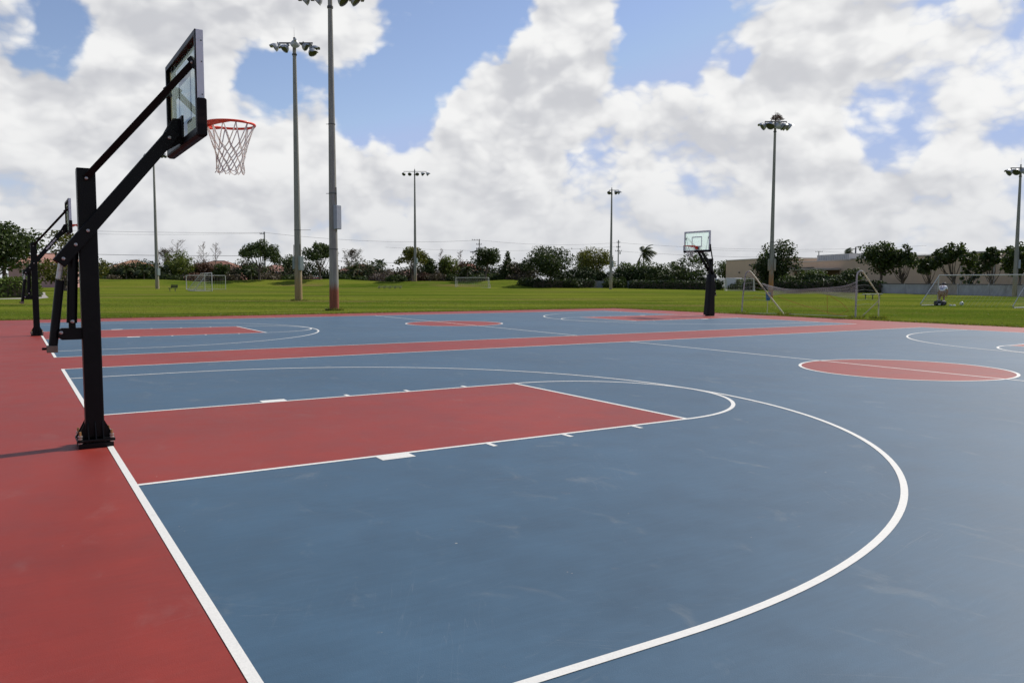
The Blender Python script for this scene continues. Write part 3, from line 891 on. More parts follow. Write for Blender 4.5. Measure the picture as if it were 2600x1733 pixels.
light_pole(13.43, 31.53, 16.02, 0.245, 0.105, conc_red, 'nearest concrete lamp post with a red-stained foot and grey box',
           row_lamps([(-0.62, 0), (-1.25, 0)], VR, -0.52, VR + math.pi, 0.75) + row_lamps([(0.62, -0.2), (1.25, 0)], VR, -0.55, VR, 0.75),
           boxes=[(R(-62), 4.15, 5.35, 0.36, 0.20, box_grey)], rods=[(R(150), 5.95, 0.14), (R(0), 3.15, 0.0), (R(150), 9.4, 0.12)],
           arms=[(VR, -1.4, 1.4, -0.15)])
light_pole(17.77, 51.51, 18.95, 0.285, 0.125, conc_tan, 'second nearest concrete lamp post with a tan-stained foot and six floodlights',
           [(-1.20, 0.60, -0.42, R(160), 0.65), (-0.62, 0.15, -0.52, R(190), 0.8), (-0.05, -0.35, -0.22, R(75), 0.55), (0.72, -0.25, -0.30, R(-35), 0.55),
            (1.25, -0.60, -0.50, R(-40), 0.6), (1.05, -0.85, -0.78, R(-70), 0.9)],
           boxes=[(R(-70), 2.3, 3.35, 0.33, 0.20, box_green), (R(160), 2.4, 3.3, 0.25, 0.14, box_green)], rods=[(R(-32), 5.3, 0.75)],
           arms=[(VR, -1.15, 1.35, -0.12), (R(60), -0.5, 0.6, -0.2)])
light_pole(20.83, 139.73, 22.7, 0.32, 0.13, conc_plain, 'pale lamp post at the left rising behind the nearest hoop arm',
           row_lamps([(-1.3, 0), (-0.5, 0.3), (0.6, 0), (1.4, 0), (2.0, -0.4)], VR, -0.5, VR + R(-80), 0.6), boxes=[(R(-60), 2.3, 3.5, 0.5, 0.25, box_green)], arms=[(VR, -1.5, 2.1, -0.2)])
light_pole(74.75, 152.31, 25.2, 0.35, 0.14, conc_tan, 'lamp post with five floodlights in a straight row above the grass bank',
           row_lamps([(-2.3, -1.9), (-1.05, -1.6), (0.55, -1.3), (1.7, -0.5), (2.8, -0.2)], VR, -0.75, VR, 0.6), boxes=[(R(-60), 5.2, 6.4, 0.5, 0.25, box_green)], arms=[(VR, -2.4, 2.6, -0.25)], ls=1.4)
light_pole(94.45, 109.40, 18.4, 0.29, 0.12, conc_plain, 'slim lamp post with three floodlights before the yellowish tree',
           row_lamps([(-0.45, -1.9), (0.75, -0.9), (1.35, -0.2)], VR, -0.6, VR, 0.6), boxes=[(R(-50), 4.1, 5.2, 0.45, 0.22, box_green)], arms=[(VR, -0.5, 1.3, -0.2)], ls=1.3)
light_pole(59.27, 42.46, 16.1, 0.215, 0.10, conc_rust, 'rust-stained lamp post with a bird nest on its lamp cluster',
           [(-0.88, 0.58, -0.42, R(150), 0.55), (-0.50, 0.08, -0.40, R(200), 0.7), (0.02, -0.36, -0.42, R(62), 0.7), (0.40, -0.50, -0.48, R(-60), 0.75), (0.76, -0.42, -0.46, R(-30), 0.6), (1.02, -0.60, -0.46, R(-25), 0.55)],
           boxes=[(R(-48), 2.55, 3.65, 0.33, 0.20, conc_rust), (R(170), 2.55, 3.65, 0.25, 0.14, conc_rust)], rods=[(R(-32), 5.2, 0.5)],
           arms=[(VR, -0.95, 1.05, -0.05)], nest=True, ls=1.3)
light_pole(89.20, 35.74, 13.45, 0.24, 0.105, conc_plain, 'lamp post at the right edge rising behind the goal with the person',
           [(-0.95, 0.60, -0.5, R(150), 0.5), (-0.45, 0.16, -0.45, R(190), 0.6), (0.05, -0.36, -0.4, R(62), 0.7), (0.50, -0.42, -0.42, R(-50), 0.6), (0.95, -0.60, -0.5, R(-30), 0.5)],
           boxes=[(R(-60), 3.0, 3.9, 0.34, 0.2, box_grey)], arms=[(VR, -1.05, 1.05, -0.1)], ls=1.3)

# ================================================================== goals
def make_goal(a, b, H, dt, db, label, tube_mat=None, r=0.05, sp=0.4, net_mat=None, group='soccer goals', nr=0.008, bar=True):
    """a, b: feet of the posts; the net hangs on the side to the right of a -> b"""
    tube_mat, net_mat = tube_mat or white_tube, net_mat or net_white
    a, b = Vector((a[0], a[1], 0)), Vector((b[0], b[1], 0))
    W = (b - a).length
    c = (a + b) / 2
    rz = math.atan2((b - a).y, (b - a).x) - math.pi / 2
    t = thing('soccer_goal', label, 'goal', (c.x, c.y, float(ground_z(c.x, c.y))), rz, group)
    h = W / 2
    for s in (-1, 1):
        MB().tube([(0, s * h, 0), (0, s * h, H - 0.08), (0, s * (h - 0.03), H - 0.02)], r, 10).build('post', tube_mat, t, smooth=True)
        pts = [(0, s * (h - 0.03), H - 0.02)] + ([(dt, s * (h - 0.03), H - 0.02)] if dt > 0.05 else []) + [(db, s * (h - 0.03), 0.12), (db - 0.12, s * (h - 0.03), 0.04), (0, s * (h - 0.03), 0.04)]
        MB().tube(pts, r * 0.75, 8).build('back_stay', tube_mat, t, smooth=True)
    MB().tube([(0, -h + 0.02, H), (0, h - 0.02, H)], r, 10).build('crossbar', tube_mat, t, smooth=True)
    if bar: MB().tube([(db, -h, 0.04), (db, h, 0.04)], r * 0.7, 8).build('ground_bar', tube_mat, t, smooth=True)
    nt = MB()
    prof = [Vector((0, 0, H)), Vector((max(dt, 0.02), 0, H - 0.03)), Vector((db, 0, 0.05))]
    def on(s):
        L = [(prof[i + 1] - prof[i]).length for i in range(2)]
        T = s * sum(L)
        for i in range(2):
            if T <= L[i] or i == 1:
                p = prof[i].lerp(prof[i + 1], min(T / max(L[i], 1e-6), 1.0))
                return p + Vector((-0.10 * math.sin(math.pi * s), 0, -0.06 * math.sin(math.pi * s)))
            T -= L[i]
    ny = max(3, int(W / sp)); ns = max(3, int((H + db) / sp))
    for i in range(ny + 1):
        y = -h + W * i / ny
        nt.tube([on(k / 5) + Vector((0, y, 0)) for k in range(6)], nr, 3, cap=False)
    for k in range(1, ns):
        p = on(k / ns)
        nt.tube([p + Vector((0, -h, 0)), p + Vector((-0.05, 0, -0.03)), p + Vector((0, h, 0))], nr, 3, cap=False)
    for s in (-1, 1):
        for k in range(1, ns):
            p = on(k / ns)
            nt.tube([p + Vector((0, s * h, 0)), Vector((0, s * h, p.z))], nr, 3, cap=False)
            q = on(k / ns)
            nt.tube([Vector((q.x, s * h, q.z)), Vector((q.x, s * h, 0.05))], nr, 3, cap=False)
    nt.build('net', net_mat, t)
    return t
make_goal((23.6, 114.9), (23.1, 107.6), 2.5, 0.5, 2.3, 'tall white goal seen almost end-on, in front of the wider netted goal', r=0.055, nr=0.004)
make_goal((28.9, 125.7), (23.2, 127.0), 2.25, 0.7, 1.7, 'low wide netted goal behind the tall white goal', r=0.042, nr=0.005)
make_goal((81.8, 132.9), (77.1, 138.2), 2.1, 0.6, 1.7, 'grey netted goal at mid field before the grass bank', r=0.04, nr=0.010)
make_goal((102.2, 82.3), (99.8, 86.2), 1.95, 0.4, 1.6, 'white goal standing before the dark hedge, seen past the broken goal', r=0.065)
make_goal((51.2, 21.9), (51.2, 16.2), 1.98, 0.05, 2.0, 'white tubular goal beside the bending person at the right', r=0.036, sp=0.24, nr=0.0026, bar=False)
# broken goal at the court edge
t = thing('soccer_goal', 'broken rusty goal at the court edge with fallen frame and sagging dark net', 'goal', (29.2, 15.5, 0.0), 0.0, 'soccer goals')
O = Vector((29.2, 15.5, 0.0))
def loc(*p): return Vector(p) - O
def bent(pts, r, n=10): return MB().tube([loc(*p) for p in pts], r, n)
bent([(28.72, 18.30, -0.03), (28.80, 18.33, 0.7), (28.92, 18.36, 1.4), (28.99, 18.36, 1.86), (29.03, 18.32, 1.96), (29.09, 18.23, 2.00)], 0.033).build('post', chip_tube, t, smooth=True)
bent([(29.09, 18.23, 2.00), (29.14, 18.15, 1.96), (29.44, 17.50, 1.05), (29.80, 16.74, 0.02), (29.90, 16.70, 0.06)], 0.034).build('fallen_stay', rust_tube, t, smooth=True)
bent([(29.21, 12.59, -0.03), (29.22, 12.60, 0.9), (29.24, 12.61, 1.78), (29.28, 12.60, 1.90), (29.36, 12.56, 1.97), (29.46, 12.52, 1.95)], 0.036).build('post', chip_tube, t, smooth=True)
bent([(29.46, 12.52, 1.95), (29.52, 12.50, 1.90), (30.22, 12.28, 1.02), (30.28, 12.26, 0.90), (30.28, 12.26, -0.03)], 0.028).build('back_stay', rust_tube, t, smooth=True)
bent([(30.27, 12.27, 0.72), (30.10, 12.95, 0.0)], 0.024).build('brace', rust_tube, t, smooth=True)
bent([(28.90, 18.2, 0.03), (29.6, 17.2, 0.03), (30.0, 15.4, 0.03), (30.2, 13.4, 0.03)], 0.012, 6).build('ground_wire', net_white, t)
rng = random.Random(3)
def sagnet(s, k):
    top0, top1 = Vector((29.36, 17.70, 1.42)), Vector((29.27, 12.62, 1.56))
    bot0, bot1 = Vector((29.52, 17.34, 0.82)), Vector((29.30, 12.62, 0.70))
    w = 4 * s * (1 - s)
    tp = top0.lerp(top1, s) + Vector((0.25 * w, 0, -0.34 * w - 0.05 * math.sin(9 * s)))
    bt = bot0.lerp(bot1, s) + Vector((0.30 * w, 0, 0.22 * w + 0.03 * math.sin(14 * s)))
    p = tp.lerp(bt, k)
    return p + Vector((0.10 * math.sin(math.pi * k), 0, 0.02 * math.sin(11 * s + 5 * k)))
net = MB()
NS, NK = 46, 9
for i in range(NS):
    for k in range(NK):
        p = sagnet(i / NS, k / NK)
        for dk in (1, -1):
            if 0 <= k + dk <= NK:
                net.tube([p - O, sagnet((i + 1) / NS, (k + dk) / NK) - O], 0.0065, 4, cap=False)
net.build('net', net_black, t)
nw = MB()
for k in range(0, NK + 1, 2):
    nw.tube([sagnet(i / 24, k / NK) - O + Vector((0.004, 0, 0.012)) for i in range(25)], 0.007 if k else 0.014, 4, cap=False)
for k in range(7):      # white cords left between the leaning post and the fallen stay
    z = 0.62 + 0.20 * k
    a_ = Vector((28.80 + 0.10 * z, 18.34, z)); b_ = Vector((29.12 + 0.36 * (1.9 - z), 18.15 - 0.75 * (1.9 - z), z - 0.05))
    nw.tube([a_ - O, (a_ + b_) / 2 - O + Vector((0, 0, 0.08)), b_ - O], 0.006, 4, cap=False)
for k in range(6):      # and inside the standing frame on the right
    z = 0.55 + 0.2 * k
    a_ = Vector((29.23, 12.60, z)); b_ = Vector((29.50 + 0.65 * (1.85 - z) / 0.95 * 0.9 if z > 0.95 else 30.26, 12.30, z))
    nw.tube([a_ - O, (a_ + b_) / 2 - O + Vector((0, 0, 0.05)), b_ - O], 0.006, 4, cap=False)
nw.build('net_border', net_white, t)
rp = MB()
for pts in ([(29.70, 17.0, 0.82), (29.9, 16.2, 0.55), (30.1, 15.3, 0.30), (30.3, 14.3, 0.08), (30.35, 13.7, 0.02)],
            [(29.75, 14.40, 0.98), (29.80, 14.42, 0.5), (29.82, 14.38, 0.06), (30.0, 13.9, 0.10), (30.1, 13.55, 0.28), (29.95, 13.8, 0.60), (29.78, 14.35, 0.95)],
            [(30.4, 18.5, 0.78), (30.2, 18.62, 0.70), (30.1, 18.75, 0.80), (30.05, 18.78, 0.62)]):
    rp.tube([Vector(p) - O for p in pts], 0.009, 5)
rp.build('rope', rope_orange, t, smooth=True)

# blue bin on a stake
t = thing('hanging_bin', 'small blue plastic bin hanging on a thin rusty stake behind the broken goal', 'bin', (30.60, 18.36, -0.02), R(-35))
blue_plastic = plain('blue_plastic', (0.020, 0.110, 0.300), 0.45, var=0.12)
red_cloth = plain('red_tape', (0.45, 0.030, 0.035), 0.7, var=0.2)
MB().tube([(0, 0.09, 0), (0.01, 0.08, 0.62), (0.02, 0.08, 1.02)], 0.018, 8).build('stake', rust_tube, t, smooth=True)
b_ = MB()
o_, i_ = [], []
for z, w in ((0.63, 0.155), (0.96, 0.19), (1.0, 0.20)):
    o_.append([(-w / 2, -w / 2, z), (w / 2, -w / 2, z), (w / 2, w / 2, z), (-w / 2, w / 2, z)])
vs = [p for r_ in o_ for p in r_] + [(x * 0.88, y * 0.88, 0.66) for x, y, z in o_[0]] + [(x * 0.92, y * 0.92, 1.0) for x, y, z in o_[2]]
fs = [(0, 3, 2, 1)] + [(4 * i + k, 4 * i + (k + 1) % 4, 4 * i + 4 + (k + 1) % 4, 4 * i + 4 + k) for i in range(2) for k in range(4)]
fs += [(8 + k, 8 + (k + 1) % 4, 16 + (k + 1) % 4, 16 + k) for k in range(4)] + [(16 + k, 16 + (k + 1) % 4, 12 + (k + 1) % 4, 12 + k) for k in range(4)] + [(12, 13, 14, 15)]
b_.add(vs, fs)
bin_ = b_.build('bin_body', blue_plastic, t, bevel=0.01)
MB().box((0.09, 0.10, 0.74), (0.09, 0.05, 0.14)).build('red_tape', red_cloth, t, bevel=0.015)

# ================================================================== benches
def bench(x, y, rz, L, label, mat, back=True):
    t = thing('park_bench', label, 'bench', (x, y, -0.02), rz, 'benches')
    for k in range(2):
        MB().box((0, -0.09 + 0.19 * k, 0.45), (L, 0.17, 0.045)).build('seat_plank', mat, t, bevel=0.008)
    if back:
        for k in range(2):
            MB().bar((-L / 2, 0.24 + 0.03 * k, 0.62 + 0.19 * k), (L / 2, 0.24 + 0.03 * k, 0.62 + 0.19 * k), 0.04, 0.165, (0, -0.15, 1)).build('back_plank', mat, t, bevel=0.008)
    for s in (-1, 0, 1) if L > 2 else (-1, 1):
        f = MB()
        f.bar((s * L * 0.4, 0.0, 0), (s * L * 0.4, 0.0, 0.43), 0.06, 0.06)
        f.bar((s * L * 0.4, -0.18, 0.41), (s * L * 0.4, 0.24, 0.41), 0.05, 0.05)
        if back:
            f.bar((s * L * 0.4, 0.22, 0.41), (s * L * 0.4, 0.30, 0.90), 0.05, 0.05)
        f.build('leg', dark_steel, t)
bench(17.7, 105.6, R(-32 - 40), 1.8, 'dark green slatted bench with a backrest at the left of the field', bench_green)
bench(64.7, 35.7, R(-3), 2.4, 'pale backless bench seen through the broken goal frame', bench_grey, back=False)
t = thing('bleacher', 'low weathered two-row bleacher in front of the grass bank', 'bleacher', (59.5, 130.8, -0.02), R(-44))
wood = plain('weathered_planks', (0.34, 0.30, 0.22), 0.8, var=0.25, scale=3.0)
for (y_, z_) in ((-0.5, 0.32), (0.1, 0.55), (-0.05, 0.26)):
    MB().box((0, y_, z_), (4.6, 0.26, 0.05)).build('plank', wood, t, bevel=0.01)
for k in range(5):
    f = MB()
    x_ = -2.1 + 1.05 * k
    f.bar((x_, -0.5, 0), (x_, -0.5, 0.30), 0.06, 0.06); f.bar((x_, 0.1, 0), (x_, 0.1, 0.53), 0.06, 0.06); f.bar((x_, -0.55, 0.22), (x_, 0.15, 0.22), 0.05, 0.05)
    f.build('frame_leg', dark_steel, t)

# ================================================================== person with kit by the goal
skin = plain('skin', (0.30, 0.165, 0.105), 0.55, var=0.06)
jersey_mat = plain('white_jersey', (0.82, 0.81, 0.84), 0.85, var=0.06, scale=9.0)
shorts_mat = plain('tan_shorts', (0.34, 0.215, 0.115), 0.85, var=0.1, scale=9.0)
hair_mat = plain('black_hair', (0.012, 0.010, 0.009), 0.6, var=0.2)
sock_mat = plain('white_socks', (0.70, 0.70, 0.68), 0.9)
shoe_mat = plain('white_shoes', (0.60, 0.60, 0.60), 0.6)
print_red = plain('dark_red_print', (0.16, 0.02, 0.05), 0.7)
print_blue = plain('blue_print', (0.03, 0.05, 0.28), 0.7)
def skinned(name, verts, edges, mat, parent, sub=1, root=0):
    me = bpy.data.meshes.new(name)
    me.from_pydata([v[:3] for v in verts], edges, [])
    me.materials.append(mat)
    o = bpy.data.objects.new(name, me)
    COL.objects.link(o)
    o.parent = parent
    md = o.modifiers.new('skin', 'SKIN')
    md.use_smooth_shade = True
    for i, v in enumerate(verts):
        sv = me.skin_vertices[0].data[i]
        sv.radius = (v[3], v[4] if len(v) > 4 else v[3])
        sv.use_root = (i == root)
    ss = o.modifiers.new('smooth', 'SUBSURF')
    ss.levels = ss.render_levels = sub
    return o
t = thing('person', 'person in a white number 23 jersey and tan shorts bending over a bag', 'person', (51.15, 21.62, -0.02), R(15))
V_, E_ = [], []
def node(*v):
    V_.append(v); return len(V_) - 1
def join(*ids):
    for a_, b_ in zip(ids, ids[1:]): E_.append((a_, b_))
pel = node(-0.02, 0, 0.88, 0.15, 0.12)
sp1 = node(0.07, 0, 1.02, 0.135, 0.11); ch = node(0.22, 0, 1.19, 0.155, 0.12); nk_ = node(0.35, 0, 1.30, 0.058); hd0 = node(0.42, 0, 1.35, 0.075, 0.085); hd1 = node(0.50, 0, 1.37, 0.10, 0.115); hd2 = node(0.58, 0, 1.35, 0.075, 0.08)
join(pel, sp1, ch, nk_, hd0, hd1, hd2)
for s in (-1, 1):
    hp = node(-0.01, s * 0.11, 0.82, 0.095); kn = node(0.06, s * 0.13, 0.46, 0.062); ca = node(0.01, s * 0.13, 0.32, 0.060); an = node(-0.03, s * 0.13, 0.085, 0.042); toe = node(0.13, s * 0.15, 0.045, 0.038)
    join(pel, hp, kn, ca, an, toe)
    sh = node(0.24, s * 0.19, 1.19, 0.062); el = node(0.36, s * 0.24, 0.93, 0.046); wr = node(0.50, s * 0.17, 0.74, 0.032); pm = node(0.54, s * 0.155, 0.68, 0.036, 0.020)
    join(ch, sh, el, wr, pm)
    for k in range(4):
        f0 = node(0.565, s * (0.180 - 0.017 * k), 0.635, 0.010); f1 = node(0.575 + 0.004 * (1.5 - abs(k - 1.5)), s * (0.180 - 0.017 * k), 0.60, 0.009); f2 = node(0.565, s * (0.178 - 0.016 * k), 0.575 - 0.006 * (k in (1, 2)), 0.008)
        join(pm, f0, f1, f2)
    th0 = node(0.525, s * 0.118, 0.665, 0.011); th1 = node(0.54, s * 0.105, 0.63, 0.010)
    join(wr, th0, th1)
body = skinned('body', V_, E_, skin, t)
jv = [(-0.03, 0, 0.90, 0.175, 0.145), (0.07, 0, 1.03, 0.160, 0.135), (0.22, 0, 1.20, 0.180, 0.145), (0.32, 0, 1.285, 0.085)]
je = [(0, 1), (1, 2), (2, 3)]
for s in (-1, 1):
    k = len(jv); jv += [(0.24, s * 0.19, 1.20, 0.085), (0.30, s * 0.225, 1.05, 0.078)]; je += [(2, k), (k, k + 1)]
jer = skinned('jersey', jv, je, jersey_mat, t)
sv_ = [(-0.02, 0, 0.87, 0.170, 0.140)]; se_ = []
for s in (-1, 1):
    k = len(sv_); sv_ += [(-0.01, s * 0.12, 0.80, 0.125), (0.04, s * 0.135, 0.56, 0.115)]; se_ += [(0, k), (k, k + 1)]
skinned('shorts', sv_, se_, shorts_mat, t)
for s in (-1, 1):
    MB().tube([(0.012, s * 0.13, 0.36), (0.005, s * 0.13, 0.22), (-0.03, s * 0.13, 0.09)], [0.068, 0.064, 0.050], 12).build('sock', sock_mat, t, smooth=True)
    MB().lathe([(0.001, -0.15), (0.040, -0.13), (0.052, -0.05), (0.055, 0.05), (0.045, 0.12), (0.001, 0.145)], 12, Matrix.Translation((0.045, s * 0.14, 0.05)) @ Matrix.Diagonal((1, 1, 0.95, 1)) @ Matrix.Rotation(math.pi / 2, 4, 'Y')).build('shoe', shoe_mat, t, smooth=True)
hr = MB()
hr.lathe([(0.001, 0.128), (0.06, 0.116), (0.102, 0.075), (0.124, 0.02), (0.126, -0.03), (0.112, -0.07)], 14, Matrix.Translation((0.485, 0, 1.385)) @ Matrix.Rotation(R(20), 4, 'Y'))
hr.build('hair', hair_mat, t, smooth=True)
fc = MB()
for s in (-1, 1):
    fc.lathe([(0.001, 0.012), (0.011, 0.006), (0.014, 0)], 8, Matrix.Translation((0.600, s * 0.035, 1.355)) @ Matrix.Rotation(R(100), 4, 'Y'))
fc.build('eyes', hair_mat, body)
fe = MB()
fe.lathe([(0.001, 0.03), (0.012, 0.012), (0.017, -0.01)], 8, Matrix.Translation((0.615, 0, 1.325)) @ Matrix.Rotation(R(105), 4, 'Y'))
for s in (-1, 1):
    fe.lathe([(0.001, 0.02), (0.020, 0.012), (0.026, 0)], 8, Matrix.Translation((0.49, s * 0.098, 1.36)) @ Matrix.Rotation(-s * R(90), 4, 'X'))
fe.build('nose_and_ears', skin, body)
def lettering(txt, size, mat, parent, M, name):
    cu = bpy.data.curves.new(name, 'FONT')
    cu.body = txt; cu.size = size; cu.align_x = 'CENTER'; cu.align_y = 'CENTER'; cu.extrude = 0.002
    cu.materials.append(mat)
    tmp = bpy.data.objects.new(name, cu)
    COL.objects.link(tmp)
    me = bpy.data.meshes.new_from_object(tmp.evaluated_get(bpy.context.evaluated_depsgraph_get()))
    bpy.data.objects.remove(tmp, do_unlink=True)
    o = bpy.data.objects.new(name, me)
    COL.objects.link(o)
    o.parent = parent
    o.matrix_local = M
    return o
bk = Vector((0.29, 0, 0.30)).normalized()        # along the back, hips to neck
nb_ = Vector((-bk.z, 0, bk.x))
def on_back(c):
    xr = bk.cross(nb_)
    return Matrix(((xr.x, bk.x, nb_.x, c[0]), (xr.y, bk.y, nb_.y, c[1]), (xr.z, bk.z, nb_.z, c[2]), (0, 0, 0, 1)))
for ch_, sh_ in (('2', 0.075), ('3', -0.075)):
    lettering(ch_, 0.27, print_red, jer, on_back(Vector((0.165, sh_, 1.135)) + nb_ * 0.142), 'jersey_digit')
pb = MB(); pb.box((0, 0, 0), (0.20, 0.045, 0.004))
pbo = pb.build('printed_bar', print_blue, jer); pbo.matrix_local = on_back(Vector((0.045, 0, 0.995)) + nb_ * 0.142)
# bag, cones and ball
t = thing('duffel_bag', 'black duffel bag lying at the feet of the bending person', 'bag', (50.72, 21.45, -0.02), R(-35))
bag_m = plain('black_nylon', (0.018, 0.016, 0.020), 0.7, var=0.3)
MB().lathe([(0.001, -0.36), (0.13, -0.35), (0.155, -0.25), (0.16, 0.0), (0.155, 0.25), (0.13, 0.35), (0.001, 0.36)], 14, Matrix.Translation((0, 0, 0.17)) @ Matrix.Rotation(math.pi / 2, 4, 'Y')).build('bag_body', bag_m, t, smooth=True)
MB().tube([(-0.15, 0.1, 0.29), (-0.1, 0.03, 0.40), (0.1, 0.03, 0.40), (0.15, 0.1, 0.29)], 0.014, 6).build('carry_strap', bag_m, t)
MB().box((-0.12, -0.162, 0.10), (0.16, 0.012, 0.07)).build('side_patch', sock_mat, t, bevel=0.004)
for (x_, y_, lb) in ((51.30, 21.10, 'left one of two low white training cones beside the ball'), (51.55, 21.00, 'right one of two low white training cones beside the ball')):
    c_ = MB().lathe([(0.10, 0.0), (0.10, 0.012), (0.055, 0.075), (0.030, 0.08), (0.030, 0.07)], 14).build('training_cone', sock_mat, smooth=True)
    c_.location = (x_, y_, -0.015); tag(c_, lb, 'cone', 'training cones')
m, n = material('football_panels')
co = n.n('ShaderNodeTexCoord').outputs['Object']
vo = n.n('ShaderNodeTexVoronoi', {'Vector': co, 'Scale': 9.0}, feature='F1')
pick = n.m('GREATER_THAN', n.n('ShaderNodeSeparateColor', {'Color': vo.outputs['Color']}).outputs[1], 0.72)
finish(n, n.n('ShaderNodeBsdfPrincipled', {'Base Color': n.mix(pick, (0.72, 0.74, 0.66), (0.05, 0.07, 0.05)), 'Roughness': 0.4}))
ball = MB().lathe([(max(0.001, 0.125 * math.sin(math.pi * k / 12)), -0.125 * math.cos(math.pi * k / 12)) for k in range(13)], 20).build('soccer_ball', m, smooth=True)
ball.location = (52.35, 20.95, 0.115)
tag(ball, 'white soccer ball with dark panels on the grass beside the cones', 'ball')

# ================================================================== walls along the field edge
con_wall = plain('weathered_wall_panel', (0.33, 0.33, 0.33), 0.85, var=0.22, scale=1.2, bump=0.2, bscale=25.0, dirt=(0.12, 0.12, 0.11), dirt_amt=0.65)
con_cap = plain('dark_wall_cap', (0.085, 0.080, 0.080), 0.85, var=0.25, scale=2.0)
tan_panel = plain('tan_wall_panel', (0.33, 0.28, 0.23), 0.85, var=0.2, scale=1.2, dirt=(0.10, 0.10, 0.09), dirt_amt=0.7)
orange_panel = plain('orange_wall_panel', (0.34, 0.13, 0.035), 0.8, var=0.25, scale=1.5, dirt=(0.10, 0.08, 0.07), dirt_amt=0.6)
WANG = math.atan2(0.923, 0.385)
t = thing('boundary_wall', 'long grey concrete panel wall behind the goal at the right', 'wall', (79.3, 8.4, -0.05), WANG)
Wn, Wl, Wh = 12, 4.9, 1.25
rw = random.Random(8)
for k in range(Wn):
    MB().box((Wl * (k + 0.5), rw.uniform(-0.012, 0.012), Wh / 2), (Wl - 0.21, 0.12, Wh)).build('panel', con_wall if k % 4 else tan_panel, t, bevel=0.01)
for k in range(Wn + 1):
    MB().box((Wl * k, 0, (Wh + 0.08) / 2), (0.20, 0.20, Wh + 0.08)).build('post', con_wall, t, bevel=0.012)
for k in range(Wn):
    MB().box((Wl * (k + 0.5), 0, Wh + 0.05), (Wl - 0.21, 0.19, 0.10)).build('coping', con_cap, t, bevel=0.01)
t = thing('panel_wall', 'short stained wall with one orange panel between dark hedges', 'wall', (108.4, 134.3, -0.05), math.atan2(-6.5, 6.6))
for k, mt_ in enumerate((tan_panel, con_wall, con_wall, orange_panel, tan_panel, con_wall)):
    MB().box((1.0 + 1.55 * k, 0, 0.75), (1.52, 0.14, 1.5)).build('panel', mt_, t, bevel=0.01)
    MB().box((1.0 + 1.55 * k, 0, 1.53), (1.52, 0.20, 0.06)).build('coping', con_wall, t, bevel=0.01)

# concrete path at the left
path_m = plain('worn_concrete_path', (0.34, 0.31, 0.27), 0.9, var=0.2, scale=1.5, bump=0.2, bscale=20.0)
pp = MB()
pp.sheet([(-14.0, 64.8), (-1.2, 66.2), (1.3, 66.6), (2.2, 70.5), (2.5, 86.0), (3.1, 104.0), (2.5, 104.0), (1.9, 88.0), (1.3, 72.5), (-1.2, 68.6), (-14.0, 67.0)], -0.012)
tag(pp.build('path', path_m), 'worn concrete path curving past the clipped hedge', kind='structure')

# ================================================================== vegetation
def unit(rng, n):
    v = rng.normal(size=(n, 3))
    return v / np.linalg.norm(v, axis=1, keepdims=True)
def leaf_faces(rng, centers, outward, size, droop=0.0):
    """one small leaf-spray face per centre, turned loosely outwards"""
    n = len(centers)
    nrm = outward * 0.6 + unit(rng, n) * 0.8
    nrm[:, 2] += 0.25
    nrm /= np.linalg.norm(nrm, axis=1, keepdims=True)
    a = np.cross(nrm, unit(rng, n)); a /= np.maximum(np.linalg.norm(a, axis=1, keepdims=True), 1e-6)
    b = np.cross(nrm, a)
    s = (size * rng.uniform(0.55, 1.35, n))[:, None]
    w = s * rng.uniform(0.45, 0.8, n)[:, None]
    c = centers
    return np.stack([c - a * s * 0.5, c - b * w * 0.5 + nrm * s * 0.06, c + a * s * 0.5, c + b * w * 0.5 - nrm * s * 0.05], axis=1)
def blob_leaves(rng, blobs, total, size, inner=0.35):
    """blobs: (x, y, z, rx, rz)"""
    B = np.array(blobs, float)
    wgt = B[:, 3] ** 2; wgt /= wgt.sum()
    idx = rng.choice(len(B), total, p=wgt)
    d = unit(rng, total)
    rad = (inner + (1 - inner) * rng.random(total) ** 0.6)[:, None]
    off = d * rad * np.stack([B[idx, 3], B[idx, 3], B[idx, 4]], axis=1)
    off += rng.normal(size=(total, 3)) * 0.06 * B[idx, 3:4]
    return leaf_faces(rng, B[idx, :3] + off, d, size)
def limb(mb, a, b, r0, r1, rng, n=6, k=4, wob=0.06):
    a, b = np.array(a, float), np.array(b, float)
    L = np.linalg.norm(b - a)
    pts = [a]
    for i in range(1, k):
        f = i / k
        p = a + (b - a) * f + rng.normal(size=3) * wob * L * (1 - abs(2 * f - 1)) * 0.6
        p[2] -= 0.0
        pts.append(p)
    pts.append(b)
    mb.tube([tuple(p) for p in pts], [r0 + (r1 - r0) * i / k for i in range(k + 1)], n, cap=False)

